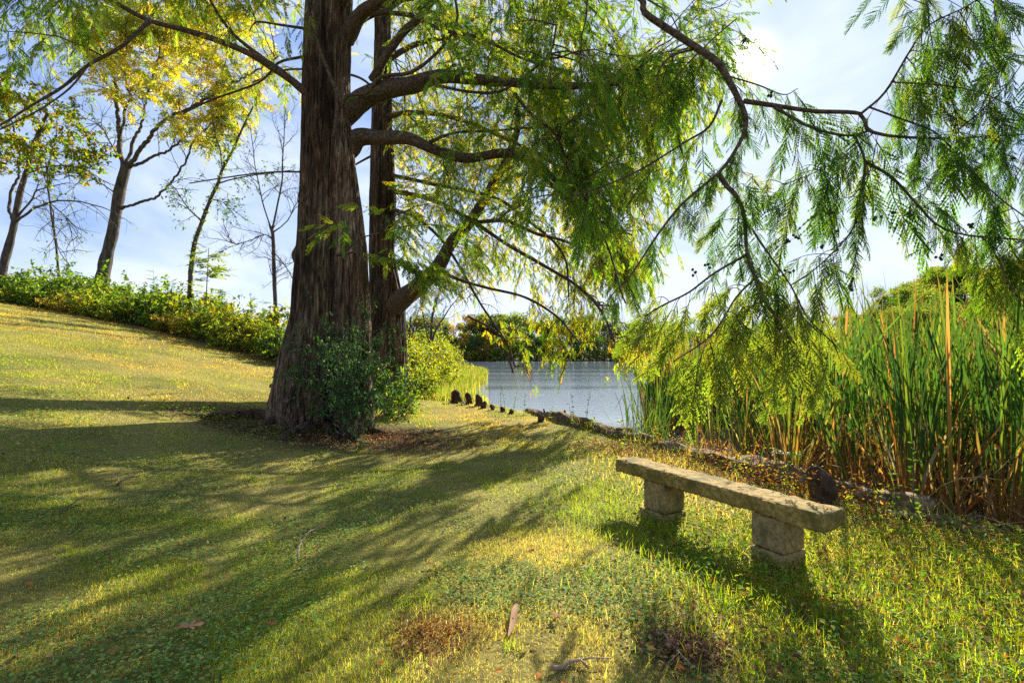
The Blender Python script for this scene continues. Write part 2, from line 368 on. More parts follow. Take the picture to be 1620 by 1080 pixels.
l(g_.outputs['Position'], mp_.inputs[0]); l(mp_.outputs[0], wa.inputs['Vector']); l(g_.outputs['Position'], mpb.inputs[0]); l(mpb.outputs[0], wb.inputs['Vector'])
l(wb.outputs['Fac'], rr.inputs[0]); l(rr.outputs[0], bp.inputs['Strength']); l(wa.outputs['Fac'], bp.inputs['Height']); l(bp.outputs[0], b_.inputs['Normal'])
b_.inputs['Base Color'].default_value = (.18, .22, .26, 1); b_.inputs['Roughness'].default_value = .06; b_.inputs['IOR'].default_value = 1.75
b_.inputs['Specular IOR Level'].default_value = .6
l(b_.outputs[0], o_.inputs[0]); M_water = m
mb = MB(); mb.add([(-60, -8, WZ), (120, -8, WZ), (120, 165, WZ), (-60, 165, WZ)], [(0, 1, 2), (0, 2, 3)])
tag(mb.build('lake_water', M_water), kind='structure')

# ================================================================== leaf templates
def T_leaf(w=.5, fold=.12):      # pointed leaf of length 1 along x
    v = np.array([(0, 0, 0), (.32, w / 2, fold), (.35, 0, 0), (.32, -w / 2, fold), (.72, w * .32, fold * .6), (.72, -w * .32, fold * .6), (1, 0, -.08)], float)
    f = np.array([(0, 2, 1), (0, 3, 2), (1, 2, 4), (2, 3, 5), (2, 5, 6), (2, 6, 4)]); return v, f
def T_kite(w=.3, drop=.1):
    return np.array([(0, 0, 0), (.45, w / 2, 0), (1, 0, -drop), (.45, -w / 2, 0)], float), np.array([(0, 2, 1), (0, 3, 2)])
def spray_template(nb, needles, seed):
    """flat feathery cypress twig of length 1 along +x"""
    r = np.random.default_rng(seed); V = []; Fc = []; Cc = []
    def put(v, f, c):
        k = sum(len(a) for a in V); V.append(np.asarray(v, float)); Fc.append(np.asarray(f) + k); Cc.append(np.full((len(v), 3), c))
    bend = r.uniform(-.28, .28); wid = r.uniform(.65, 1.25)
    axis = lambda s: np.array([s, bend * s * s, -.10 * s * s])
    k = 6; st = np.linspace(0, .97, k)
    sv = []; 
    for i_, s in enumerate(st): w = (.0085 if needles else .006) * (1 - .7 * s); sv += [axis(s) + (0, w, 0), axis(s) - (0, w, 0)]
    sf = []
    for i_ in range(k - 1): a = 2 * i_; sf += [(a, a + 1, a + 3), (a, a + 3, a + 2)]
    put(sv, sf, .22)
    for b in range(nb):
        if r.random() < .14: continue
        s = .05 + .95 * (b + r.uniform(-.3, .3)) / nb; side = 1 if b % 2 else -1
        env = (.35 + .65 * min(1, s / .25)) * (1.0 if s < .6 else 1 - .8 * (s - .6) / .4)
        ln = (.23 if needles else .24) * wid * env * r.uniform(.55, 1.2); an = math.radians(r.uniform(42, 62) * (1 - .45 * s))
        d = np.array([math.cos(an), side * math.sin(an), r.uniform(-.35, .1)]); d /= np.linalg.norm(d)
        up = np.array([r.uniform(-.3, .3), r.uniform(-.3, .3), 1]); sd = np.cross(up, d); sd /= np.linalg.norm(sd)
        o = axis(s); cur = np.array([.35 * ln, 0, -.1 * ln])
        P = lambda q: o + d * ln * q + cur * q * q
        c = r.uniform(.75, 1.2)
        if needles == 0:
            w = .024 * r.uniform(.8, 1.3)
            put([P(0), P(.45) + sd * w, P(1), P(.45) - sd * w], [(0, 2, 1), (0, 3, 2)], c)
        else:
            pts = []; fs = []
            w0 = .0035
            pts += [P(0), P(.4) + sd * w0 * 2.7, P(.95), P(.4) - sd * w0 * 2.7]; fs += [(0, 2, 1), (0, 3, 2)]
            for q in range(needles):
                u_ = (q + .6) / needles; nl = .028 * (1 - .55 * abs(u_ - .4)) * r.uniform(.8, 1.2)
                for sg in (1, -1):
                    a0 = P(u_ * .93); tip = a0 + (d * .62 + sd * sg * .78 + up * r.uniform(-.2, .15)) * nl
                    b0 = P(min(1, u_ * .93 + .8 / needles)); n_ = len(pts)
                    pts += [a0, b0, tip]; fs.append((n_, n_ + 1, n_ + 2))
            put(pts, fs, c)
    return np.vstack(V), np.vstack(Fc), np.vstack(Cc)
SPR_N = [spray_template(40, 6, s) for s in range(10)]
SPR_M = [spray_template(34, 0, 20 + s) for s in range(12)]
SPR_F = [spray_template(20, 0, 40 + s) for s in range(4)]
def compound_template(n, seed, w=.3):    # pinnate leaf
    r = np.random.default_rng(seed); V = []; Fc = []; k = 0
    V.append(np.array([(0, .008, 0), (0, -.008, 0), (.95, 0, -.2)])); Fc.append(np.array([(0, 1, 2)])); k = 3
    for b in range(n):
        s = .12 + .85 * (b // 2) / (n / 2); side = 1 if b % 2 else -1; an = math.radians(r.uniform(48, 75)); ln = .34 * r.uniform(.8, 1.1)
        if b == n - 1: an = 0; s = .95
        d = np.array([math.cos(an), side * math.sin(an), r.uniform(-.5, .0)]); d /= np.linalg.norm(d)
        sd = unit(np.cross((0, 0, 1), d)); o = np.array([s, 0, -.2 * s * s])
        V.append(np.array([o, o + d * ln * .45 + sd * ln * w / 2, o + d * ln, o + d * ln * .45 - sd * ln * w / 2])); Fc.append(np.array([(0, 2, 1), (0, 3, 2)]) + k); k += 4
    return np.vstack(V), np.vstack(Fc), None
COMP = [compound_template(11, s, .42) for s in range(4)]
SUMAC = [compound_template(23, 60 + s, .26) for s in range(3)]

def place(mb, templates, O, D, Uv, S, Cl):
    """templates chosen at random for every origin"""
    O = np.asarray(O, float)
    if len(O) == 0: return
    D = np.asarray(D, float); Uv = np.asarray(Uv, float); S = np.asarray(S, float); Cl = np.asarray(Cl, float)
    pick = rng.integers(0, len(templates), len(O)); FR = frames_from(D, Uv)
    for k, T in enumerate(templates):
        s = pick == k
        if s.any(): expand(mb, T[0], T[1], O[s], FR[s], S[s], Cl[s], T[2])

# palettes (real leaf colours)
GREEN = np.array([(.07, .155, .022), (.10, .19, .028), (.055, .12, .02)])
YGREEN = np.array([(.16, .22, .03), (.21, .25, .035), (.13, .19, .03)])
GOLD = np.array([(.29, .265, .03), (.25, .245, .03), (.35, .27, .035)])
RUST = np.array([(.32, .155, .045), (.34, .20, .06), (.28, .15, .045)])
def pal(P, n, j=.18):
    c = P[rng.integers(0, len(P), n)]; return c * U(1 - j, 1 + j, (n, 1)) * U(1 - j * .4, 1 + j * .4, (n, 3))

# ================================================================== foliage growth
def poly_in(poly, x, y):
    ins = np.zeros(np.shape(x), bool); n = len(poly)
    for i_ in range(n):
        ax, ay = poly[i_]; bx, by = poly[(i_ + 1) % n]; c = ((ay > y) != (by > y)); ins ^= (c & (x < (bx - ax) * (y - ay) / (by - ay + 1e-12) + ax))
    return ins
SUNNY = np.array([((px - 810) / F * (EYE * F / (py - 562)), EYE * F / (py - 562)) for px, py in
                  [(250, 1140), (330, 1050), (470, 975), (600, 905), (730, 865), (860, 838), (930, 795), (885, 752), (950, 722), (1100, 700), (1800, 760), (1800, 1300), (250, 1300)]])
class Tree:
    def __init__(s, root): s.root = root; s.nodes = []; s.nr = []; s.tw = MB(); s.fo = MB(); s.so = []; s.sd = []; s.su = []; s.ss = []; s.sc = []
    def limb(s, pts, rad, sides=10, name='limb', mat=None, step=.12, rough=.18, wob=.0):
        P, R = resample(pts, rad, min(step, .06 if rad[0] > .08 else step)); dl = np.concatenate([[0], np.cumsum(np.linalg.norm(np.diff(P, axis=0), axis=1))])
        if name == 'limb' and rad[0] > .03: R = R * (.86 + .38 * np.exp(-dl / (2.2 * rad[0])))
        R = R * (1 + .10 * (fbm(dl * 1.6 / max(.3, rad[0] * 6) + P[0, 0] * 5, dl * 0, 2) - .5) * 2)
        if wob: 
            L_ = np.arange(len(P)) * step
            P = P + wob * (np.stack([fbm(L_ * 1.3 + k * 9 + P[0, 0], L_ * 0 + k, 2) for k in range(3)], 1) - .5) * np.minimum(1, L_ / .5)[:, None]
        mb = MB(); tube(mb, P, R, sides, (1, 1, 1), rough, seed=float(P[0, 0] * 3 % 7)); s.nodes.append(P); s.nr.append(R)
        mb.build(name, mat or M_barkB, s.root, smooth=True); return P
    def spray(s, O, D, Uv, S, Cl): s.so.append(O); s.sd.append(D); s.su.append(Uv); s.ss.append(S); s.sc.append(Cl)
    def flush(s, templates, gaps=False):
        if s.so:
            O, D, Uv, S, Cl = np.vstack(s.so), np.vstack(s.sd), np.vstack(s.su), np.concatenate(s.ss), np.vstack(s.sc)
            if gaps:      # the crown is open where the sun reaches the lawn
                c = O + D * S[:, None] * .5; h = c[:, 2]; gx = c[:, 0] - SD[0] / SD[2] * h; gy = c[:, 1] - SD[1] / SD[2] * h
                lit = poly_in(SUNNY, gx, gy); nzv = fbm(gx * .8 + 31, gy * 1.0 + 12, 2)
                dap = (gy > 5.2) & (nzv > .50) & (gx < 2)
                k = ~((lit & (rng.random(len(O)) < .93)) | (dap & (rng.random(len(O)) < .95))); O, D, Uv, S, Cl = O[k], D[k], Uv[k], S[k], Cl[k]
            place(s.fo, templates, O, D, Uv, S, Cl); s.so = []; s.sd = []; s.su = []; s.ss = []; s.sc = []
    def twig(s, p0, d, L_, droop, r0=.005, step=.12, jit=.25):
        n = max(3, int(L_ / step)); P = [np.array(p0, float)]; d = unit(d)
        for i_ in range(n):
            d = unit(d + np.array([0, 0, -droop * step]) + rng.normal(size=3) * jit * step); P.append(P[-1] + d * step)
        P = np.array(P); tube(s.tw, P, np.linspace(r0, r0 * .35, len(P)), 4 if r0 > .008 else 3, (1, 1, 1), cap=False); return P
    def dress(s, P, size, palf, spacing=.09, hang=.55, frac0=.1, upv=None):
        """hang sprays along a twig"""
        seg = np.linalg.norm(np.diff(P, axis=0), axis=1); cum = np.concatenate([[0], np.cumsum(seg)]); Lt = cum[-1]
        n = max(2, int(Lt * (1 - frac0) / spacing)); u_ = frac0 * Lt + (np.arange(n) + U(0, 1, n)) / n * Lt * (1 - frac0)
        O = np.stack([np.interp(u_, cum, P[:, k]) for k in range(3)], 1); T = unit(np.stack([np.interp(u_, cum, np.gradient(P[:, k])) for k in range(3)], 1))
        side = unit(np.cross(T, [0, 0, 1.0]) + 1e-4) * np.where(np.arange(n) % 2, 1, -1)[:, None]
        D = unit(T * U(.35, .8, (n, 1)) + side * U(.25, .9, (n, 1)) + np.array([0, 0, -1]) * hang * U(.5, 1.3, (n, 1)) + rng.normal(size=(n, 3)) * .15)
        Uv = rdir(n) * .8 + np.array([0, -.7, .5])
        s.spray(O, D, Uv, size * U(.65, 1.25, n), palf(n))
        s.spray(P[-1:], unit(T[-1:] + [0, 0, -.3]), rdir(1) + [0, -.7, .5], np.array([size * 1.1]), palf(1))
    def nearest(s, p):
        A = np.vstack(s.nodes); d = np.linalg.norm((A - p) * [1, .8, 1.0], axis=1) + .8 * np.maximum(0, p[2] - A[:, 2]); return A[np.argmin(d + U(0, .5, len(d)))]
    def cluster(s, p, palf, ntw=7, tl=(.5, 1.2), size=.34, bias=(0, 0, -.5), droop=.7, r=.014, spacing=.10, hang=.55, connect=True):
        q = s.nearest(p) if connect else p + np.array([0, 0, .3]); v = p - q; L_ = np.linalg.norm(v)
        if L_ > .25:
            m_ = q + v * .5 + np.array([0, 0, .16 * L_]) + rng.normal(size=3) * .05 * L_; tq = np.linspace(0, 1, max(5, int(L_ / .2)))[:, None]
            Q = (1 - tq) ** 2 * q + 2 * tq * (1 - tq) * m_ + tq ** 2 * p
            Q[1:-1] += rng.normal(size=(len(Q) - 2, 3)) * .012 * min(L_, 2)
            r1 = min(r * (.7 + .25 * L_), .04); tube(s.tw, Q, np.linspace(r1, .005, len(Q)), 5, (1, 1, 1), cap=False)
        else: Q = np.array([q, p])
        dv = unit(v + 1e-6); k0 = .35 if L_ > .8 else .0
        for i_ in range(ntw):
            a = rng.uniform(k0, 1.0); idx = a * (len(Q) - 1); i0 = int(idx); i1 = min(i0 + 1, len(Q) - 1); o = Q[i0] + (Q[i1] - Q[i0]) * (idx - i0)
            d = dv * .6 + rng.normal(size=3) * .55 + np.array(bias); P = s.twig(o, d, rng.uniform(*tl), droop)
            s.dress(P, size, palf, spacing, hang)
    def finish(s, bark, leafmat=M_cyp, twname='twigs', foname='foliage'):
        if s.tw.n: s.tw.build(twname, bark, s.root, smooth=True)
        if s.fo.n: s.fo.build(foname, leafmat, s.root)

def inpoly(poly, n):
    poly = np.array(poly, float); lo = poly.min(0); hi = poly.max(0); out = []
    while len(out) < n:
        p = rng.uniform(lo, hi); c = False; k = len(poly)
        for a in range(k):
            x1, y1 = poly[a]; x2, y2 = poly[(a + 1) % k]
            if (y1 > p[1]) != (y2 > p[1]) and p[0] < (x2 - x1) * (p[1] - y1) / (y2 - y1) + x1: c = not c
        if c: out.append(p)
    return out
def PX(lst, Y0, Y1=None):
    """pixel polyline -> world points, distance going from Y0 to Y1"""
    Y1 = Y0 if Y1 is None else Y1; k = len(lst); return np.array([at(a[0], a[1], Y0 + (Y1 - Y0) * i_ / (k - 1)) for i_, a in enumerate(lst)])
def rw(a, b, n, Y): return np.linspace(a, b, n) * .5 / F * Y     # pixel widths -> radii

# ================================================================== the big cypress trunk
def trunk_mesh(zs, cx, cy, R, lobe=None, segs=300, flare=0.0, seed=1, furrow=.016, lobes=7, knots=()):
    zz = np.arange(zs[0], zs[-1], .035); th = np.linspace(0, 2 * np.pi, segs, endpoint=False)
    Cx = np.interp(zz, zs, cx); Cy = np.interp(zz, zs, cy); R0 = np.interp(zz, zs, R)
    r = R0[:, None] * np.ones(segs)[None]; pale = 0 * r
    if lobe is not None:
        dx = np.interp(zz, zs, lobe[0])[:, None]; dy = np.interp(zz, zs, lobe[1])[:, None]; r1 = np.interp(zz, zs, lobe[2])[:, None]
        ux, uy = np.cos(th)[None], np.sin(th)[None]; pr = dx * ux + dy * uy; q = r1 ** 2 - (dx ** 2 + dy ** 2 - pr ** 2)
        rl = np.where(q > 0, pr + np.sqrt(np.maximum(q, 0)), 0); pale = sstep(.0, .05, rl - r); r = np.maximum(r, rl)
    bu = sum(np.cos(th * k + seed * k * 1.7) * a for k, a in ((3, .35), (5, .4), (lobes, .45)))
    r = r * (1 + flare * bu[None] * (np.exp(-np.maximum(zz, 0) / .55) * .9 + .12 * np.exp(-np.maximum(zz, 0) / 2.5))[:, None])
    per = lambda f, zf, off: fbm((np.cos(th)[None] * f + 40 + off) + 0 * zz[:, None], (np.sin(th)[None] * f + 7 + zz[:, None] * zf), 3)
    strip = fbm((th * segs / 2 / np.pi / 3.2)[None] + .6 * fbm(zz[:, None] * .8 + 0 * th[None], th[None] * 3, 2) * 3, zz[:, None] * .7 + 0 * th[None], 2)
    r = r + .10 * R0[:, None] * (per(2.2, .25, 0) - .5) + furrow * (per(14, .8, 3) - .5) * 1.6 + furrow * .8 * (np.abs(strip - .5) * 4 - .6) + .006 * (per(40, 6, 5) - .5) * 2
    for (ka, kz, kA, kw, kh) in knots:
        da = (th[None] - ka + np.pi) % (2 * np.pi) - np.pi; g2 = (da / kw) ** 2 + ((zz[:, None] - kz) / kh) ** 2; r = r + kA * np.exp(-g2) - kA * .7 * np.exp(-g2 * 9)
    V = np.stack([Cx[:, None] + r * np.cos(th), Cy[:, None] + r * np.sin(th), zz[:, None] + 0 * r], -1).reshape(-1, 3)
    n = len(zz); i = np.arange(n - 1)[:, None] * segs; j = np.arange(segs)[None]; j2 = (j + 1) % segs
    q = np.stack([i + j, i + j2, i + segs + j2, i + segs + j], -1).reshape(-1, 4)
    mb = MB(); tint = .35 + 1.25 * per(3, 1.1, 9); tint = tint * (.7 + .6 * np.clip(np.abs(strip - .5) * 3.2, 0, 1)); tint = (tint * (1 + .7 * pale)).reshape(-1)
    mb.add(V, np.concatenate([q[:, [0, 1, 2]], q[:, [0, 2, 3]]]), np.stack([tint, tint * .98, tint * .95], 1)); return mb
def zpx(py, Y): return at(810, py, Y)[2]
def xpx(px, Y): return (px - 810) / F * Y

Y0 = 9.0
rows = [(700, 398, 566, 562, 34), (690, 408, 563, 562, 33), (660, 423, 558, 563, 31), (600, 438, 554, 564, 29), (500, 459, 551, 563, 26), (400, 466, 547, 560, 23),
        (300, 470, 546, 549, 19), (200, 472, 550, 538, 16), (100, 474, 550, 530, 12), (0, 476, 553, 528, 10), (-300, 485, 548, 520, 8), (-900, 500, 530, 515, 4)]
zs = [zpx(r[0], Y0) for r in rows]; cx = [xpx((r[1] + r[2]) / 2, Y0) for r in rows]; R = [(r[2] - r[1]) / 2 / F * Y0 * .93 for r in rows]
lx = [xpx(r[3], Y0) - c for r, c in zip(rows, cx)]; lr = [r[4] / F * Y0 for r in rows]
bc = empty('bald_cypress', (TREE[0], TREE[1], 0), 'massive old cypress with fluted grey bark trunk and long overhanging feathery limbs', 'tree')
trunk_mesh(zs, cx, [Y0] * len(zs), R, (lx, [-.16] * len(zs), lr), 360, .25, 1, knots=[(-1.9, 4.1, .07, .16, .22), (-2.9, 3.35, .09, .14, .12), (-1.2, 2.6, .05, .2, .3), (-.9, 3.6, .06, .12, .35), (-1.5, 5.6, .06, .3, .4), (-2.3, 1.3, .06, .3, .5), (-.75, 5.0, .08, .18, .3)]).build('trunk', M_barkA, bc, smooth=True)

MT = Tree(bc)
for k, (ra, rl) in enumerate([(-2.75, 1.5), (-2.3, 1.1), (-1.75, .9), (-1.2, 1.2), (-.6, 1.3), (-.1, 1.0)]):
    t_ = np.linspace(0, 1, 7); rr_ = .75 + rl * t_; aa = ra + .25 * np.sin(t_ * 3 + k); x_ = TREE[0] - .02 + rr_ * np.cos(aa); y_ = TREE[1] + rr_ * np.sin(aa)
    P, R_ = resample(np.stack([x_, y_, gz(x_, y_) + .05 - .13 * t_ ** 1.5], 1), .12 * (1 - .8 * t_) + .01, .04); mb = MB(); tube(mb, P, R_, 12, (.8, .75, .7), .4, seed=k * 1.7); mb.build('root', M_barkA, bc, smooth=True)
def lm(tr, pts, Ya, Yb, wa, wb, **k):
    P = PX(pts, Ya, Yb); ca = F / np.hypot(F, np.array([p[0] for p in pts]) - 810.0); return tr.limb(P, np.linspace(wa * .5 / F * Ya, wb * .5 / F * Yb, len(P)) * ca, **k)
lm(MT, [(500, 165), (482, 145), (440, 112), (380, 78), (300, 50), (235, 32), (175, 0), (110, -40)], 8.9, 7.2, 17, 7, rough=.25)
lm(MT, [(237, 33), (190, 75), (140, 103), (100, 137), (50, 167), (0, 198), (-80, 240)], 7.6, 6.6, 9, 4)
lm(MT, [(140, 103), (110, 140), (60, 175), (0, 205)], 7.2, 6.4, 4, 3, sides=6)
lm(MT, [(460, 128), (420, 95), (370, 55), (335, 5), (310, -50)], 8.7, 8.0, 9, 5)
lm(MT, [(478, 90), (440, 100), (410, 130), (330, 160), (290, 180)], 8.9, 9.8, 5, 3, sides=6)
lm(MT, [(480, 45), (445, 40), (405, 35), (395, 50)], 8.8, 8.4, 5, 2, sides=6)
lm(MT, [(520, 205), (548, 180), (572, 158), (612, 142), (650, 135), (690, 122), (740, 124), (790, 130), (850, 134), (915, 136), (1000, 130)], 9.0, 8.4, 40, 9, sides=14, rough=.25)
lm(MT, [(592, 128), (605, 98), (635, 55), (660, 32), (680, 4), (700, -50)], 8.7, 7.6, 17, 12, sides=12)
lm(MT, [(540, 172), (548, 152), (580, 148), (602, 122), (650, 115), (690, 85), (716, 52), (724, 25), (718, -10)], 8.4, 7.8, 8, 5, sides=8)
lm(MT, [(505, -20), (495, 20), (503, 70), (520, 115), (534, 152), (532, 180), (528, 218)], 8.36, 8.33, 5, 6, sides=8)
lm(MT, [(548, 235), (568, 218), (600, 219), (645, 219), (690, 238), (740, 250), (800, 243), (850, 258), (885, 288), (935, 284), (990, 300)], 9.0, 8.2, 30, 5, sides=12, rough=.25)
lm(MT, [(845, 262), (872, 292), (905, 320), (950, 350), (1000, 372)], 8.5, 7.6, 9, 3, sides=8)
lm(MT, [(680, 225), (720, 210), (780, 207), (850, 202), (930, 205)], 8.6, 9.4, 6, 3, sides=8)
lm(MT, [(545, 60), (572, 22), (610, 0), (680, -12), (760, -30), (860, -60)], 9.0, 7.5, 26, 12, sides=12)
lm(MT, [(560, 40), (600, 22), (650, 25), (700, 48), (760, 60), (820, 90), (880, 110)], 8.9, 8.4, 10, 4, sides=8)
lm(MT, [(690, 135), (740, 145), (790, 145), (830, 120), (870, 85), (880, 40)], 8.0, 6.8, 6, 3, sides=8)
lm(MT, [(815, 150), (840, 180), (880, 215), (900, 270), (935, 330), (965, 400), (985, 470)], 8.2, 6.8, 6, 3, sides=8)
lm(MT, [(560, 398), (548, 402), (530, 405), (545, 398), (575, 375), (600, 370)], 8.4, 8.0, 4, 2, sides=6)
lm(MT, [(475, 272), (440, 272), (400, 275), (350, 282), (300, 290)], 8.9, 9.6, 3.5, 2, sides=6)
# the long limb that leaves the trunk above the frame and dips down in front of the sun
N1 = np.vstack([[(-3.4, 8.9, 8.0), (-1.9, 7.8, 8.6), (-.4, 6.6, 7.6), (.55, 5.5, 6.0)], PX([(1003, -10), (1020, 20), (1060, 48), (1100, 75), (1135, 100), (1160, 140), (1178, 180), (1179, 203), (1165, 235), (1138, 272), (1080, 322), (1040, 372), (1000, 432), (965, 470)], 4.7, 4.2)])
N1r = np.concatenate([[.17, .13, .1, .075], np.array([13, 13.5, 14, 14, 13, 12, 10, 8, 7, 5.5, 4.2, 3.6, 3, 2]) * .5 / F * 4.5])
MT.limb(N1, N1r, 12, step=.08)
NB = []
def nb(pts, a, b, wa, wb): P = lm(MT, pts, a, b, wa * 1.3, wb * 1.35, sides=7, step=.06, rough=.15, name='branch'); NB.append(P); return P
nb([(1136, 274), (1150, 295), (1167, 312), (1178, 345), (1182, 400), (1195, 440), (1213, 478), (1240, 520), (1270, 560)], 4.4, 4.1, 7, 2)
nb([(1182, 402), (1130, 432), (1090, 462), (1050, 482), (1020, 500)], 4.3, 4.1, 3.5, 1.5)
nb([(1180, 348), (1215, 400), (1250, 450), (1278, 502), (1320, 545)], 4.35, 4.0, 3, 1.5)
nb([(1195, 440), (1165, 470), (1125, 530), (1065, 572)], 4.25, 4.0, 3, 1.5)
nb([(1176, 160), (1230, 168), (1290, 176), (1360, 180), (1371, 203), (1400, 214), (1480, 219), (1560, 216), (1650, 211)], 4.5, 4.2, 6.5, 3)
nb([(1225, 170), (1280, 200), (1320, 212), (1350, 214), (1378, 206)], 4.45, 4.4, 4.5, 3)
nb([(1362, 180), (1400, 146), (1440, 80), (1470, 40), (1530, 10), (1570, -20)], 4.4, 4.0, 4, 2)
nb([(1352, 215), (1368, 255), (1362, 310), (1350, 360), (1322, 395), (1290, 425), (1250, 452)], 4.4, 4.2, 4, 1.5)
nb([(1370, 256), (1410, 280), (1450, 322), (1482, 355), (1530, 372), (1630, 380)], 4.4, 4.0, 4.5, 3)
nb([(1376, 170), (1430, 190), (1480, 210), (1530, 262), (1580, 312), (1640, 356)], 4.4, 4.0, 3, 2)
nb([(1410, 130), (1500, 136), (1560, 150), (1605, 172)], 4.2, 3.9, 2.5, 1.5)
nb([(1552, 373), (1580, 412), (1603, 460), (1640, 495)], 4.1, 3.9, 3, 1.5)
nb([(1470, 42), (1465, 0), (1440, -30)], 4.2, 4.3, 2.5, 2)
nb([(1142, 158), (1122, 200), (1082, 226), (1010, 270), (950, 296), (890, 315)], 4.5, 4.9, 3.5, 1.5)
nb([(1100, 78), (1060, 90), (1040, 120), (1050, 150), (1078, 112), (1130, 60), (1165, 30)], 4.6, 4.8, 3, 1.5)
nb([(1380, 212), (1345, 240), (1300, 268), (1240, 292)], 4.35, 4.2, 2, 1)
nb([(1500, 218), (1535, 190), (1580, 150), (1625, 90)], 4.2, 3.8, 2.5, 1.5)
nb([(1150, 120), (1200, 135), (1240, 150), (1262, 140)], 4.55, 4.9, 2.5, 1)

G1 = lambda n: np.where(rng.random((n, 1)) < .42, pal(GREEN, n), pal(YGREEN, n))
GN = lambda n: np.where(rng.random((n, 1)) < .78, pal(GREEN, n) * .85, pal(YGREEN, n) * .8)  # near sprays: leaf colour darkened to read as backlit silhouettes against the sky
GY = lambda n: np.where(rng.random((n, 1)) < .12, pal(GREEN, n), np.where(rng.random((n, 1)) < .62, pal(YGREEN, n), pal(GOLD, n)))
GG = lambda n: np.where(rng.random((n, 1)) < .35, pal(YGREEN, n), pal(GOLD, n))
GO = lambda n: np.where(rng.random((n, 1)) < .45, pal(YGREEN, n), np.where(rng.random((n, 1)) < .72, pal(GOLD, n), pal(RUST, n)))

# near fronds, modelled with their needles
for P in NB:
    seg = np.linalg.norm(np.diff(P, axis=0), axis=1); cum = np.concatenate([[0], np.cumsum(seg)]); Lt = cum[-1]
    n = int(Lt / .075)
    for u_ in (np.arange(n) + U(0, 1, n)) / n * Lt:
        if u_ < .15: continue
        o = np.array([np.interp(u_, cum, P[:, k]) for k in range(3)])
        d = np.array([rng.normal() * .3, rng.normal() * .3, -1.0]) + .35 * unit(P[-1] - P[0]); L_ = rng.uniform(.25, .62)
        pf = (lambda n: pal(YGREEN, n) * np.array([1.0, .95, 1.3])) if o[2] < 2.25 else GN  # sunlit look put into the leaf colour: low fronds brighter, upper ones darker
        if rng.random() < .5:
            T = MT.twig(o, d, L_, .3, .0028, .07)
            MT.spray(T[2:3] , unit(T[-1:] - T[2:3]), rdir(1) * .6 + [0, -1, 0], np.array([L_ * 1.15]), pf(1))
        else:
            MT.spray(o[None], unit(d)[None], rdir(1) * .6 + [0, -1, 0], np.array([rng.uniform(.2, .45)]), pf(1))
P = N1[8:]; 
for a_ in range(60):
    k = rng.integers(0, len(P) - 1); o = P[k] + (P[k + 1] - P[k]) * rng.random()
    MT.spray(o[None], unit(np.array([[rng.normal() * .4, rng.normal() * .4, -1]])), rdir(1) * .6 + [0, -1, 0], np.array([rng.uniform(.18, .36)]), GN(1))
def nearfill(poly, n, Ya, Yb, palf, size=(.3, .6), along=.45):
    """extra side twigs with needle-level fronds off the closest near branch"""
    A = np.vstack(NB + [N1[6:]])
    for p in inpoly(poly, n):
        c = at(p[0], p[1], rng.uniform(Ya, Yb)); q = A[np.argmin(np.linalg.norm(A - c, axis=1) + .7 * np.maximum(0, c[2] - A[:, 2]))]
        tq = np.linspace(0, 1, 7)[:, None]; m_ = (q + c) / 2 + np.array([0, 0, .08])
        Q = (1 - tq) ** 2 * q + 2 * tq * (1 - tq) * m_ + tq ** 2 * c; tube(MT.tw, Q, np.linspace(.005, .002, 7), 3, cap=False)
        for a_ in (.5, .8, 1.0):
            o = Q[int(a_ * 6)]; d = unit(c - q) * along + np.array([rng.normal() * .4, rng.normal() * .3, -1])
            MT.spray(o[None], unit(d)[None], rdir(1) * .6 + [0, -1, 0], np.array([rng.uniform(*size)]), palf(1))
nearfill([(1020, 470), (1240, 440), (1330, 520), (1370, 560), (1290, 600), (1180, 560), (1080, 590), (1020, 560)], 24, 4.0, 4.6, lambda n: pal(YGREEN, n) * np.array([1.0, .95, 1.3]), (.3, .6), .95)
nearfill([(1400, 60), (1620, 0), (1640, 430), (1500, 400), (1420, 260)], 80, 3.9, 5.2, GN, (.22, .45))
nearfill([(1320, 0), (1380, -20), (1480, -20), (1440, 60), (1390, 30)], 6, 4.0, 4.6, GN, (.2, .35))
nearfill([(1060, 220), (1180, 260), (1330, 230), (1380, 330), (1300, 420), (1200, 440), (1090, 400)], 26, 4.1, 4.9, GN, (.22, .45))
nearfill([(1500, 380), (1640, 380), (1640, 480), (1560, 470)], 16, 3.9, 4.3, lambda n: pal(YGREEN, n), (.2, .36))
MT.flush(SPR_N)

# mid-distance clusters of the big cypress
def fill(tr, poly, n, Ya, Yb, palf, **k):
    for p in inpoly(poly, n): tr.cluster(at(p[0], p[1], rng.uniform(Ya, Yb)), palf, **k)
fill(MT, [(600, -60), (1180, -60), (1180, 60), (1120, 130), (900, 130), (760, 110), (640, 70)], 44, 7.0, 10.0, G1, ntw=6, size=.30, bias=(.25, 0, -.3), droop=.55, hang=.35)
fill(MT, [(850, 100), (1150, 60), (1150, 140), (1060, 220), (1035, 330), (1040, 400), (980, 430), (900, 330), (850, 220)], 40, 7.5, 11.5, G1, ntw=7, tl=(.6, 1.4), size=.30, bias=(.25, 0, -.9), droop=1.0)
fill(MT, [(860, 100), (1130, 60), (1150, 130), (1060, 210), (1020, 320), (1010, 400), (960, 400), (900, 300), (850, 220)], 26, 6.3, 8.0, G1, ntw=6, tl=(.5, 1.1), size=.27, bias=(.2, 0, -.9), droop=1.0)
fill(MT, [(600, -20), (880, -20), (880, 330), (760, 400), (640, 350)], 13, 6.6, 8.6, lambda n: np.where(rng.random((n, 1)) < .4, pal(GREEN, n), pal(YGREEN, n)), ntw=5, tl=(.4, 1.0), size=.25, bias=(.2, 0, -.2), droop=.4, hang=.25)
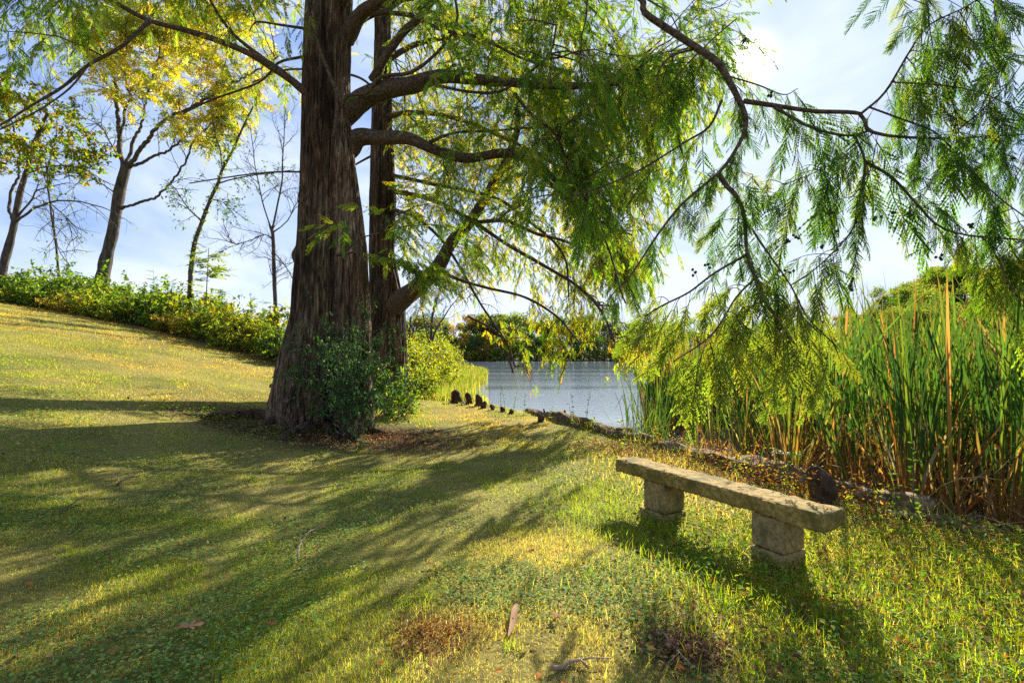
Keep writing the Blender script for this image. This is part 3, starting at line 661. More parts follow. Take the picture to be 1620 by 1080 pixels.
fill(MT, [(640, 130), (860, 100), (900, 300), (860, 380), (700, 370), (640, 300)], 18, 7.8, 10, G1, ntw=4, size=.27, bias=(.2, 0, -.15), droop=.4, hang=.25)
fill(MT, [(0, -60), (130, -60), (90, 10), (40, 50), (0, 60)], 9, 6.5, 8, G1, ntw=5, size=.3)
fill(MT, [(140, -60), (470, -60), (470, 30), (420, 60), (330, 30), (200, 10)], 22, 7.5, 10, GY, ntw=5, size=.3, tl=(.4, .9))
for (a, b, Yq) in [((560, 400), (700, 400), 8.2), ((545, 345), (520, 352), 8.0), ((600, 350), (720, 430), 8.0), ((620, 400), (690, 450), 8.2)]:
    for k in range(5):
        o = at(a[0] + rng.uniform(-10, 20), a[1] + rng.uniform(-10, 10), Yq + rng.uniform(-.3, .3)); e = at(b[0] + rng.uniform(-30, 30), b[1] + rng.uniform(-15, 30), Yq - .3)
        P = MT.twig(o, e - o, np.linalg.norm(e - o), .2, .004, .1); MT.dress(P, .26, G1, .07, .2)
MT.flush(SPR_M, True)
# upper crown outside the frame
for k in range(24):
    a = rng.uniform(0, 6.28); rr_ = rng.uniform(1.0, 4.5); z_ = rng.uniform(9.5, 15)
    MT.cluster(np.array([TREE[0] + math.cos(a) * rr_, TREE[1] + math.sin(a) * rr_, z_]), G1, ntw=5, tl=(.7, 1.4), size=.5, spacing=.16)
MT.flush(SPR_F)
MT.finish(M_barkB)
# cones on the near branches
ico_v = []; ico_f = []
def ball(mb, c, r, col=(1, 1, 1), k=8, jit=.0, sq=1.0):
    th = np.linspace(0, np.pi, k // 2 + 2); ph = np.linspace(0, 2 * np.pi, k, endpoint=False)
    V = np.array([[r * math.sin(a) * math.cos(b), r * math.sin(a) * math.sin(b), r * sq * math.cos(a)] for a in th for b in ph]) * (1 + jit * rng.normal(size=(len(th) * k, 1))) + c
    f = []
    for i_ in range(len(th) - 1):
        for j_ in range(k):
            a, b = i_ * k + j_, i_ * k + (j_ + 1) % k; f += [(a, a + k, b + k), (a, b + k, b)]
    mb.add(V, f, col)
A = np.vstack(NB); 
cone_px = [(1180, 62), (1595, 165), (1540, 175), (1315, 335), (1300, 390), (1322, 370), (1350, 445), (1385, 345), (1485, 408), (1535, 355), (1535, 358), (1412, 335), (1440, 338), (1260, 375), (1245, 378),
           (1120, 420), (1100, 432), (1250, 430), (1600, 250), (1345, 455), (1585, 470), (1275, 520), (1220, 150), (1525, 195)]
for (a, b) in cone_px:
    mb = MB(); c0 = at(a, b, 4.2); q = A[np.argmin(np.linalg.norm(A - c0, axis=1))]; c0 = q + (c0 - q) * min(1.0, .45 / max(.01, np.linalg.norm(c0 - q)))
    for k in range(rng.integers(2, 5)): ball(mb, c0 + rng.normal(size=3) * .014, .013, jit=.06)
    tube(mb, np.array([q, (q + c0) / 2 + [0, 0, .01], c0]), [.002] * 3, 3, cap=False); mb.build('cone_cluster', M_cone, bc, smooth=True)

# ================================================================== second cypress behind
Y2 = 13.0
rows = [(655, 560, 652), (640, 566, 648), (600, 575, 645), (540, 582, 642), (480, 585, 640), (450, 584, 632), (400, 583, 622), (300, 583, 624), (200, 585, 617), (100, 588, 615), (0, 590, 613), (-400, 596, 610), (-700, 600, 606)]
zs = [zpx(r[0], Y2) for r in rows]; cx = [xpx((r[1] + r[2]) / 2, Y2) for r in rows]; R = [(r[2] - r[1]) / 2 / F * Y2 for r in rows]
c2 = empty('bald_cypress', (xpx(607, Y2), Y2, 0), 'slimmer cypress close behind the massive one, golden foliage drooping over the lake edge', 'tree')
trunk_mesh(zs, cx, [Y2] * len(zs), R, None, 200, .12, 3, .018, 6).build('trunk', M_barkA, c2, smooth=True)
S2 = Tree(c2)
lm(S2, [(612, 500), (628, 478), (655, 458), (690, 425), (715, 382), (745, 350), (775, 300), (802, 252), (820, 200), (816, 165)], 12.9, 11.8, 34, 9, sides=12, rough=.22)
lm(S2, [(690, 425), (720, 440), (770, 455), (830, 470), (880, 500), (915, 540)], 12.5, 11.5, 7, 3, sides=7)
lm(S2, [(612, 300), (680, 315), (740, 345), (800, 385), (860, 420), (910, 450), (950, 490), (972, 540)], 12.9, 11, 9, 4, sides=8)
lm(S2, [(745, 352), (800, 350), (850, 370), (900, 384), (960, 420), (990, 480)], 12.3, 10.8, 8, 3, sides=8)
lm(S2, [(608, 275), (680, 290), (780, 312), (830, 345), (890, 400), (900, 470)], 12.9, 11.5, 8, 3, sides=8)
lm(S2, [(608, 185), (660, 178), (730, 190), (800, 220), (860, 250), (930, 300), (980, 380)], 12.9, 12, 10, 4, sides=8)
lm(S2, [(606, 100), (660, 70), (740, 60), (840, 90), (930, 140), (1000, 220)], 12.9, 13, 11, 4, sides=8)
lm(S2, [(608, 330), (650, 340), (690, 370), (720, 410), (760, 480), (800, 540), (815, 580)], 12.9, 12, 7, 3, sides=8)
lm(S2, [(604, 20), (680, -20), (800, -20), (920, 40), (1010, 110)], 12.9, 13.5, 11, 4, sides=8)
lm(S2, [(600, 240), (560, 262), (530, 285)], 12.9, 13, 5, 2, sides=6)
lm(S2, [(600, 150), (560, 120), (460, 110), (400, 130)], 13, 14, 6, 3, sides=6)
lm(S2, [(812, 590), (790, 530), (740, 500)], 12, 12.4, 3, 4, sides=6)
fill(S2, [(620, -20), (900, -20), (900, 200), (860, 380), (700, 400), (630, 380)], 130, 11.0, 16, GY, ntw=6, size=.30, tl=(.6, 1.4), spacing=.13, bias=(.15, 0, -.1), droop=.4, hang=.28)
fill(S2, [(860, 60), (1060, 40), (1090, 120), (1030, 260), (1000, 420), (900, 420), (860, 240)], 62, 11, 15, GY, ntw=6, size=.33, tl=(.8, 1.8), spacing=.13, bias=(.2, 0, -.9), droop=1.0)
fill(S2, [(620, -20), (800, -20), (800, 300), (720, 400), (630, 400)], 46, 13.0, 17, GG, ntw=5, size=.30, tl=(.5, 1.2), spacing=.13, bias=(.15, 0, -.1), droop=.4, hang=.28)
fill(S2, [(640, 400), (760, 360), (900, 380), (960, 440), (900, 480), (800, 470), (700, 450)], 25, 12.5, 14.5, GY, ntw=5, size=.30, tl=(.6, 1.4), bias=(.35, 0, -.6), spacing=.12)
fill(S2, [(870, 360), (1010, 380), (1000, 470), (985, 540), (930, 520), (890, 440)], 32, 12.3, 14.5, GY, ntw=6, size=.30, tl=(.8, 1.6), bias=(.35, 0, -1.2), droop=1.2, spacing=.11)
fill(S2, [(930, 480), (1000, 500), (1010, 560), (960, 560)], 11, 12.5, 14, GO, ntw=6, size=.32, tl=(.4, .9), bias=(.3, 0, -1.0), spacing=.10)
fill(S2, [(780, 440), (880, 470), (890, 560), (850, 580), (800, 540)], 9, 12, 13.5, GY, ntw=5, size=.30, tl=(.5, 1.1), bias=(.25, 0, -1.2), droop=1.2, spacing=.11)
fill(S2, [(800, 440), (960, 420), (1000, 520), (980, 570), (880, 560)], 11, 12.3, 14, GG, ntw=5, size=.28, tl=(.5, 1.1), bias=(.3, 0, -1.0), droop=1.1, spacing=.10)
fill(S2, [(810, 540), (850, 540), (895, 580), (890, 600), (830, 590)], 5, 12, 13, GO, ntw=4, size=.26, tl=(.4, .7), bias=(.15, 0, -1.3), droop=1.2, spacing=.10)
fill(S2, [(640, 470), (800, 450), (800, 520), (740, 500)], 12, 12.5, 15, GG, ntw=4, size=.3, tl=(.4, .9), spacing=.14)
fill(S2, [(380, 60), (470, 60), (460, 160), (400, 180)], 6, 12.5, 14, GY, ntw=4, size=.34)
S2.flush(SPR_M, True)
for k in range(22):
    a = rng.uniform(0, 6.28); rr_ = rng.uniform(1.0, 4.5); z_ = rng.uniform(12, 19)
    S2.cluster(np.array([xpx(603, 13) + math.cos(a) * rr_, 13 + math.sin(a) * rr_, z_]), GY, ntw=5, tl=(.7, 1.4), size=.5, spacing=.18)
S2.flush(SPR_F)
S2.finish(M_barkB)

# ================================================================== trees on the slope
def branchlets(tr, P, n, L0, lv, up=.25, r0=.03, f0=.25, spread=.8, droop=0.0):
    """fine bare branching along a limb, returns twig tips"""
    tips = []
    for i_ in range(n):
        k = int(rng.uniform(f0, .98) * (len(P) - 1)); o = P[k]; T = unit(P[min(k + 1, len(P) - 1)] - P[max(k - 1, 0)])
        d = unit(T * .8 + rdir(1)[0] * spread + [0, 0, up]); L_ = L0 * rng.uniform(.6, 1.2)
        Q = tr.twig(o, d, L_, droop, r0, max(.12, L_ / 9), jit=.9); tips.append(Q)
        if lv > 1: tips += branchlets(tr, Q, 4, L0 * .5, lv - 1, up, r0 * .5, .2, spread, droop)
    return tips
def leaf_on(tr, tips, per, size, palf, templates, hang=.5):
    for Q in tips:
        n = rng.poisson(per)
        if n == 0: continue
        k = rng.integers(1, len(Q), n); O = Q[k] + rng.normal(size=(n, 3)) * .03
        D = unit(rdir(n) + np.array([0, 0, -hang])); tr.spray(O, D, rdir(n) * .7 + [0, 0, 1], size * U(.7, 1.3, n), palf(n))
LEAF1 = [(*T_leaf(.55), None)]; LEAFK = [(*T_kite(.5), None)]
def slope_tree(name, base_px, Yd, limbs, label, bark=M_barkC):
    limbs = [(a, b, c, d * .82, e_ * .9) for a, b, c, d, e_ in limbs]
    bx = xpx(base_px, Yd); e = empty(name, (bx, Yd, float(gz(bx, Yd))), label, 'tree'); tr = Tree(e); out = []
    for i_, (pts, Ya, Yb, wa, wb) in enumerate(limbs):
        out.append(lm(tr, pts, Ya, Yb, wa, wb, sides=10 if i_ == 0 else 7, name='trunk' if i_ == 0 else 'limb', mat=bark, step=.3, rough=.12, wob=.12 if i_ else .0))
    return tr, out

# golden tree
D_ = 24.5
tr, LB = slope_tree('golden_locust_tree', 158, D_, [
    ([(154, 500), (160, 455), (168, 410), (178, 370), (188, 310), (197, 272), (200, 262)], D_, D_, 30, 21),
    ([(197, 272), (190, 240), (188, 205), (184, 160), (182, 130), (165, 90), (150, 50)], D_, D_ + 1, 15, 4),
    ([(190, 215), (200, 170), (206, 155), (198, 120), (200, 60)], D_, D_ - 1, 8, 3),
    ([(200, 265), (222, 238), (245, 205), (270, 185), (310, 165), (350, 140), (400, 115), (440, 90)], D_, D_ - 2, 12, 3),
    ([(205, 265), (240, 250), (275, 232), (310, 200), (340, 170), (360, 165)], D_, D_ + 1, 8, 3),
    ([(192, 330), (215, 322), (240, 315), (265, 295), (290, 262), (305, 225), (330, 200), (370, 160)], D_, D_ - 1, 8, 3),
    ([(199, 260), (215, 215), (226, 190), (232, 150), (245, 110), (262, 50)], D_, D_ + 1, 9, 3),
    ([(190, 250), (172, 222), (160, 200), (135, 195)], D_, D_ + 1, 5, 2),
    ([(188, 310), (160, 290), (120, 275), (70, 272)], D_, D_ - 1, 4, 2)],
    'tall tree with leaning trunk and golden yellow crown on the slope')
tips = []
for P in LB[1:]: tips += branchlets(tr, P, 12, 1.8, 2, .25, .022)
for p in inpoly([(95, 20), (130, 0), (300, -10), (440, 30), (440, 110), (400, 170), (310, 175), (300, 230), (240, 150), (160, 150), (110, 80)], 112):
    tr.cluster(at(p[0], p[1], D_ + rng.uniform(-2, 2)), lambda n: np.where(rng.random((n, 1)) < .75, pal(GOLD, n) * 1.1, pal(YGREEN, n)), ntw=4, tl=(.6, 1.3), size=.5, bias=(0, 0, .0), droop=.25, r=.02, spacing=.15, hang=.35)
for p in inpoly([(60, 20), (200, -20), (440, 0), (430, 60), (160, 60), (110, 120), (130, 200), (100, 150)], 30):
    tr.cluster(at(p[0], p[1], D_ + rng.uniform(-2, 2)), lambda n: pal(YGREEN, n), ntw=4, tl=(.6, 1.3), size=.5, bias=(0, 0, .0), droop=.25, r=.02, spacing=.15, hang=.35)
for p in inpoly([(290, 180), (400, 120), (400, 170), (330, 240), (310, 255)], 12):
    tr.cluster(at(p[0], p[1], D_ - 1), GG, ntw=3, tl=(.5, 1.0), size=.45, bias=(0, 0, .0), droop=.3, r=.02, spacing=.15)
for p in inpoly([(250, 140), (420, 100), (420, 190), (350, 250), (300, 250)], 26):
    tr.cluster(at(p[0], p[1], D_ + rng.uniform(-2, 1)), GG, ntw=4, tl=(.5, 1.0), size=.42, bias=(0, 0, .0), droop=.3, r=.02, spacing=.15)
tr.flush(COMP)
leaf_on(tr, tips, 1.5, .16, lambda n: pal(GREEN, n), LEAFK); tr.flush(LEAFK)
tr.finish(M_barkC, M_leaf)

# far left tree with turning leaves
D_ = 23.0
tr, LB = slope_tree('maple_tree', 2, D_, [
    ([(-2, 470), (6, 420), (18, 375), (24, 345), (33, 300), (45, 262), (55, 225), (75, 180)], D_, D_, 22, 6),
    ([(22, 352), (14, 320), (28, 280), (30, 240), (20, 200), (5, 150)], D_, D_ + 1, 10, 3),
    ([(25, 350), (45, 335), (75, 321), (110, 318), (150, 325), (185, 338)], D_, D_ - 2, 8, 2),
    ([(28, 342), (52, 312), (60, 300), (80, 295), (110, 290)], D_, D_, 6, 2),
    ([(75, 321), (85, 335), (88, 370), (95, 400), (110, 420)], D_ - 1, D_ - 1.5, 4, 1.5),
    ([(80, 322), (105, 345), (130, 385)], D_ - 1, D_ - 1, 3, 1.2),
    ([(40, 275), (80, 262), (130, 268), (170, 290)], D_, D_ - 1, 5, 2)],
    'far tree with olive and rusty leaves on a crooked dark trunk, partly cut off by the picture edge')
tr.root['label'] = 'tree with olive and rusty leaves and a forked dark trunk, leftmost on the slope'
tips = []
for P in LB[1:]: tips += branchlets(tr, P, 10, 1.3, 2, .05, .018, droop=.35)
leaf_on(tr, tips, .6, .14, lambda n: pal(YGREEN, n), LEAFK)
for p in inpoly([(-40, 130), (40, 120), (90, 165), (150, 200), (160, 262), (110, 285), (50, 265), (-40, 270)], 75):
    c = at(p[0], p[1], D_ + rng.uniform(-1.5, 1.5)); n = 55
    tw = [tr.twig(c, rdir(1)[0], 1.0, .2, .008, .15) for _ in range(3)]
    leaf_on(tr, tw, 30, .2, lambda n: np.where(rng.random((n, 1)) < .5, pal(GREEN, n) * 1.1, np.where(rng.random((n, 1)) < .3, pal(RUST, n) * .7, pal(GOLD, n) * .8)), LEAFK)
tr.flush(LEAFK); tr.finish(M_barkC, M_leaf)

# slim leaning tree with ivy
D_ = 22.0
tr, LB = slope_tree('slim_tree', 300, D_, [
    ([(297, 510), (300, 480), (302, 430), (308, 385), (320, 350), (333, 315), (345, 290), (352, 268), (368, 238), (385, 200), (400, 170)], D_, D_ - .5, 12, 3),
    ([(320, 350), (300, 330), (280, 300), (262, 285)], D_, D_ - 1, 4, 1.5),
    ([(345, 290), (380, 282), (420, 276), (465, 270)], D_, D_ - 1, 4, 1.5),
    ([(352, 268), (350, 240), (340, 210), (335, 180)], D_, D_ + 1, 4, 1.5),
    ([(333, 315), (355, 320), (370, 340)], D_, D_, 3, 1.2)],
    'slim leaning tree with ivy up its trunk and sparse dark hanging leaves')
tips = []
for P in LB[1:]: tips += branchlets(tr, P, 12, 1.0, 2, -.1, .014, droop=.6)
tips += branchlets(tr, LB[0], 14, 1.1, 2, .0, .014, .45, droop=.5)
leaf_on(tr, tips, 3.2, .13, lambda n: pal(GREEN, n) * .7, LEAFK); tr.flush(LEAFK)
P = LB[0]; n = 700; k = rng.integers(int(.1 * len(P)), int(.85 * len(P)), n); k = k[np.sin(k * .7) + U(-1, 1, n) > -.2]; n = len(k)
tr.spray(P[k] + rdir(n) * .13, unit(rdir(n) + [0, 0, .3]), rdir(n), U(.08, .15, n), pal(YGREEN, n)); tr.flush(LEAF1)
tr.finish(M_barkC, M_leaf)

# bare trees
def bare(base, Yd, limbs, label, n=12, L0=1.6, lv=3, leaf=.0, name='bare_tree'):
    tr, LB = slope_tree(name, base, Yd, limbs, label); tips = []
    for P in LB[1:]: tips += branchlets(tr, P, n, L0, lv, .3, .016)
    tips += branchlets(tr, LB[0], n, L0, lv, .3, .016, .45)
    if leaf: leaf_on(tr, tips, leaf, .14, GO, LEAFK); tr.flush(LEAFK)
    tr.finish(M_barkC, M_leaf); return tr
bare(437, 21.0, [([(440, 540), (437, 505), (434, 440), (432, 375), (428, 358)], 21, 21, 9.5, 6),
    ([(428, 360), (418, 330), (408, 290), (400, 240), (397, 195)], 21, 21.5, 4, 1.5),
    ([(430, 365), (440, 320), (446, 270), (448, 220), (452, 180)], 21, 20.5, 5, 1.5),
    ([(432, 378), (418, 372), (400, 380), (372, 385), (360, 378)], 21, 20, 3, 1.2),
    ([(434, 400), (450, 420), (462, 440), (475, 470)], 21, 21, 2.5, 1.2),
    ([(431, 368), (455, 350), (470, 320), (490, 300)], 21, 21, 3, 1.2)], 'bare slim tree just left of the massive trunk, dark against the sky', 10, 1.3, 3)
bare(680, 30.0, [([(683, 590), (682, 540), (684, 500), (690, 470)], 30, 30, 6, 3),
    ([(682, 550), (672, 510), (664, 470), (655, 440)], 30, 30, 4, 1.2), ([(683, 540), (700, 505), (718, 480), (735, 455)], 30, 30, 4, 1.2),
    ([(684, 520), (690, 480), (700, 450)], 30, 31, 3, 1.2)], 'bare many-stemmed small tree behind the yellow shoreline shrubs', 10, 1.6, 3, .15)
bare(650, 34.0, [([(650, 590), (648, 540), (650, 500)], 34, 34, 5, 2.5), ([(649, 540), (660, 500), (672, 470)], 34, 34, 3, 1),
    ([(649, 530), (640, 500), (642, 470)], 34, 34, 3, 1)], 'thin bare tree beside the slimmer cypress trunk', 8, 1.6, 3, .2)
bare(105, 29.0, [([(95, 480), (90, 400), (80, 330), (72, 250)], 29, 29, 6, 3), ([(78, 310), (60, 230), (66, 170), (85, 100)], 29, 29, 3, 1),
    ([(75, 270), (90, 200), (80, 150), (90, 120)], 29, 29, 3, 1)], 'thin bare tree rising between the leftmost tree and the golden one', 9, 1.8, 3)

# sumac
def stem_plant(name, base, h, templates, n, size, palf, label, cat='plant', group=None, r=.02, lean=(0, 0), sparse=.3, mat=M_leaf):
    e = empty(name, base, label, cat, group); tr = Tree(e); b = np.array(base, float)
    pts = [b + [0, 0, -.05], b + [lean[0] * .4, lean[1] * .4, h * .5], b + [lean[0], lean[1], h]]
    P, R = resample(pts, [r, r * .7, r * .35], .05); mb = MB(); tube(mb, P, R, 6); mb.build('stem', M_barkC, e, smooth=True)
    k = (U(sparse, 1, n) * (len(P) - 1)).astype(int); D = unit(np.stack([rng.normal(size=n), rng.normal(size=n), U(-.1, .7, n)], 1))
    tr.spray(P[k] + (rng.normal(size=(n, 3)) * .045 if size < .04 else 0), D, np.tile([0, 0, 1.], (n, 1)) * (.2 if size < .07 else 1.0) + rdir(n) * (.8 if size < .07 else .3), size * U(.6, 1.15, n), palf(n)); tr.flush(templates); tr.finish(M_barkC, mat); return e
b = at(325, 470, 20.5); stem_plant('sumac_sapling', (b[0], b[1], float(gz(b[0], b[1]))), 3.9, SUMAC, 30, .85, lambda n: pal(YGREEN, n) * .8, 'young sumac sapling with long fringed leaves beside the slim leaning tree', 'sapling', lean=(.1, 0), r=.03, sparse=.35)

# ================================================================== shrubs
def make_shrub(name, r, h, nleaf, size, palf, label=None, cat='shrub', group=None, mat=M_leaf, templ=LEAFK, ns=16, droop=.25):
    """one shrub built round the origin"""
    e = empty(name, (0, 0, 0), label, cat, group); tr = Tree(e); tips = []
    for k in range(ns):
        a = rng.uniform(0, 6.28); lean = rng.uniform(.1, 1.0); d = np.array([math.cos(a) * lean, math.sin(a) * lean, 1.0])
        Q = tr.twig((math.cos(a) * .1 * r, math.sin(a) * .1 * r, -.05), d, h * rng.uniform(.75, 1.15), droop, .012, h / 8, jit=.6); tips.append(Q[2:])
        for s in range(6):
            o = Q[rng.integers(2, len(Q))]; tips.append(tr.twig(o, rdir(1)[0] + [0, 0, .35], h * rng.uniform(.25, .5) * min(1, r), .3, .005, h / 14, jit=1.0))
    leaf_on(tr, tips, nleaf / len(tips), size, palf, templ, .2); tr.flush(templ); tr.finish(M_barkC, mat, 'stems', 'foliage'); return e
SG = lambda n: np.where(rng.random((n, 1)) < .45, pal(YGREEN, n) * .95, pal(GREEN, n) * .9)
SY = lambda n: np.where(rng.random((n, 1)) < .7, pal(YGREEN, n) * .85, pal(GOLD, n) * .75)
SR = lambda n: np.where(rng.random((n, 1)) < .5, pal(YGREEN, n), pal(RUST, n) * .8)
kinds = []
def shrub_kind(pf, lab, cat, grp, n, **k):
    for _ in range(n): kinds.append([make_shrub('shrub', 1.05, 1.6, 1700, .15, pf, lab, cat, grp, **k), lab, grp, False])
shrub_kind(SG, 'green leafy shrub in the undergrowth band on the slope', 'shrub', 'green shrubs along the top of the lawn', 3)
shrub_kind(SY, 'yellowing leafy shrub in the undergrowth band on the slope', 'shrub', 'yellowing shrubs along the top of the lawn', 2)
shrub_kind(SR, 'rust tinged leafy shrub in the undergrowth band on the slope', 'shrub', 'rusty shrubs along the top of the lawn', 1)
def put_kind(k, x, y, sc, z=None, lab=None, grp=None):
    o, l_, g_, used = kinds[k]; loc = (x, y, float(gz(x, y)) - .05 if z is None else z); rz = rng.uniform(0, 6.28)
    if not used:
        o.location = loc; o.rotation_euler = (0, 0, rz); o.scale = (sc, sc, sc); kinds[k][3] = True; r = o
    else: r = copy_thing(o, loc, rz, sc)
    if lab: r['label'] = lab; r['group'] = grp
    return r
for row, (dy, sc, stp) in enumerate([(.55, .85, 1.05), (1.7, 1.15, 1.15), (3.0, 1.3, 1.4)]):
    x = -30.0
    while x < -4.6:
        xx = x + rng.uniform(-.3, .3); pk = rng.choice([0, 1, 2, 3, 4, 5], p=[.26, .24, .2, .12, .1, .08])
        if -22 < xx < -14.5 and row == 0 and rng.random() < .45: pk = 5
        put_kind(int(pk), xx, float(hedge_y(xx)) + dy + rng.uniform(-.25, .25), sc * rng.uniform(.65, 1.3) * (.85 if xx > -10 else (.82 if xx < -17 else .95))); x += stp
# shoreline shrubs behind the slimmer cypress
lab, grp = 'yellow green shrub on the shore behind the slimmer cypress', 'yellow green shrubs on the shoreline'
for (px, Yd, sc, k) in [(600, 15.5, .8, 3), (640, 15.8, .85, 4), (665, 16.5, .95, 3), (650, 19, 1.3, 4), (690, 20, 1.1, 3), (620, 20, 1.3, 4), (668, 23, 1.5, 3), (702, 25, 1.35, 4), (640, 27, 1.7, 3), (680, 30, 1.6, 4), (715, 33, 1.3, 3),
                        (655, 36, 2.2, 4), (690, 42, 2.0, 3), (560, 24, 1.8, 4), (580, 18, 1.0, 3), (705, 55, 2.0, 4), (690, 62, 2.6, 3)]:
    put_kind(k, xpx(px, Yd), Yd, sc * .8, None, lab, grp)

# dark glossy bush at the foot of the big trunk, and its lighter neighbour
DK = lambda n: np.array([(.055, .12, .03)]) * U(.6, 1.6, (n, 1)) * np.ones((1, 3))
e = make_shrub('holly_bush', 1.0, 2.15, 4200, .078, DK, 'dark glossy-leaved bush growing against the foot of the massive trunk', 'bush', mat=M_holly, templ=LEAF1, ns=34, droop=.12)
e.location = (xpx(560, 8.1), 8.1, .16); e.scale = (.68, .66, .98)
MG = lambda n: np.where(rng.random((n, 1)) < .6, pal(GREEN, n) * .8, pal(YGREEN, n))
e = make_shrub('leafy_bush', 1.0, 1.3, 1700, .08, MG, 'mid green bush between the two cypress trunks and the lake', 'bush', templ=LEAF1, ns=20)
e.location = (xpx(628, 11.2), 11.2, 0); e.scale = (.9, .9, 1.0)

# ================================================================== far shore trees
def crown_tree(name, h, w, palf, label, grp, seed, nclump=26, leaf=.5, per=95, bare_trunk=.25):
    e = empty(name, (0, 0, 0), label, 'tree', grp); mbt = MB(); tr = Tree(e)
    P, R = resample([(0, 0, -.5), (.1 * w * rng.normal() * .3, 0, h * .3), (0, 0, h * .85)], [h * .025, h * .018, h * .005], .5); tube(mbt, P, R, 7); mbt.build('trunk', M_barkC, e, smooth=True)
    O = []; Sh = []
    for k in range(nclump):
        t_ = rng.uniform(bare_trunk, 1); ph = rng.uniform(0, 6.28); rr_ = w * .5 * math.sqrt(max(.02, 1 - ((t_ - .5) / .62) ** 2)) * rng.uniform(.45, 1.05)
        c = np.array([math.cos(ph) * rr_, math.sin(ph) * rr_, h * t_ * rng.uniform(.92, 1.05)]); s_ = w * rng.uniform(.11, .21)
        tube(tr.tw, np.array([P[int((t_ * .7) * (len(P) - 1))], (c + P[int((t_ * .75) * (len(P) - 1))]) / 2 - [0, 0, .3], c]), [h * .008, h * .005, .02], 4, cap=False)
        q = unit(rng.normal(size=(per, 3))) * (U(.2, 1, per) ** .5)[:, None] * s_ * [1.15, 1.15, .8] + c; O.append(q); Sh.append(np.full(per, rng.uniform(.8, 1.2)))
    O = np.vstack(O); Sh = np.concatenate(Sh); n = len(O); tr.spray(O, rdir(n), rdir(n) + [0, 0, .8], leaf * U(.6, 1.3, n), palf(n) * Sh[:, None]); tr.flush(LEAFK); tr.finish(M_barkC, M_far, 'branches', 'crown'); return e
FK = []
for (nm, pf, lab, grp) in [
    ('green_tree', lambda n: pal(GREEN, n) * .9, 'rounded mid green tree on the far lake shore', 'mid green trees on the far shore'),
    ('dark_green_tree', lambda n: pal(GREEN, n) * np.array([.8, .8, 1.5]), 'dark blue-green tree on the far lake shore', 'dark green trees on the far shore'),
    ('yellow_tree', lambda n: np.where(rng.random((n, 1)) < .6, pal(GOLD, n) * .75, pal(YGREEN, n)), 'yellow autumn tree on the far lake shore', 'yellow trees on the far shore'),
    ('orange_tree', lambda n: np.where(rng.random((n, 1)) < .6, pal(RUST, n) * .85, pal(GOLD, n) * .7), 'orange autumn tree on the far lake shore', 'orange trees on the far shore'),
    ('olive_tree', lambda n: pal(YGREEN, n) * .8, 'yellow green tree on the far lake shore', 'yellow green trees on the far shore')]:
    FK.append([crown_tree(nm, 9.5, 8, pf, lab, grp, 1), False, crown_tree(nm, 9.0, 6.5, pf, lab, grp, 2), False])
def put_far(k, x, y, sc, var=None, lab=None, grp=None):
    v = rng.integers(0, 2) if var is None else var; o = FK[k][v * 2]; loc = (x, y, float(gz(x, y)) - .3); rz = rng.uniform(0, 6.28)
    if not FK[k][v * 2 + 1]: FK[k][v * 2 + 1] = True; o.location = loc; o.rotation_euler = (0, 0, rz); o.scale = (sc, sc, sc); r = o
    else: r = copy_thing(o, loc, rz, sc)
    if lab: r['label'] = lab; r['group'] = grp
    return r
row = [(626, 4), (648, 0), (668, 0), (682, 2), (700, 0), (716, 4), (730, 2), (745, 0), (755, 1), (768, 3), (778, 2), (792, 4), (806, 4), (822, 2), (838, 0), (853, 1), (868, 0), (905, 1), (920, 1), (938, 1), (955, 0), (975, 2), (992, 4), (1010, 1), (1030, 0), (1052, 0), (1075, 4), (1100, 1), (1125, 0), (1150, 4), (1180, 0), (1210, 1), (1240, 2), (1275, 0)]
for (px, k) in row:
    Yd = 156 + rng.uniform(-2, 4); put_far(k, xpx(px, Yd), Yd, rng.uniform(.6, 1.0))
    if rng.random() < .95: Yd += 12; put_far(int(rng.choice([0, 0, 1, 3, 4, 2])), xpx(px + rng.uniform(-8, 8), Yd), Yd, rng.uniform(1.2, 1.65))
for k in range(34):                                                 # low shrubs by the far waterline
    px = 700 + k * 10.5 + rng.uniform(-5, 5); Yd = 152.5 + rng.uniform(-.5, 1)
    put_kind(int(rng.choice([0, 1, 3])), xpx(px, Yd), Yd, rng.uniform(1.6, 2.6), None, 'low shrub at the waterline of the far shore', 'low shrubs along the far waterline')
# wooded hill on the right
lab, grp = 'yellow green tree on the wooded hill beyond the cattails', 'trees on the wooded hill beyond the cattails'
labs = {0: ('mid green tree on the wooded hill beyond the cattails', 'green trees on the hill'), 1: ('dark green tree on the wooded hill beyond the cattails', 'dark trees on the hill'),
        2: ('yellow tree on the wooded hill beyond the cattails', 'yellow trees on the hill'), 4: (lab, grp), 3: ('orange tree on the wooded hill beyond the cattails', 'orange trees on the hill')}
for k in range(150):
    px = rng.uniform(1300, 1900); Yd = rng.uniform(62, 100); x = xpx(px, Yd)
    if lake_sd(x, Yd) < 1.5: continue
    kk = int(rng.choice([0, 4, 4, 2, 1, 3], p=[.22, .28, .24, .12, .04, .10])); put_far(kk, x, Yd, rng.uniform(.55, .8), None, *labs[kk])

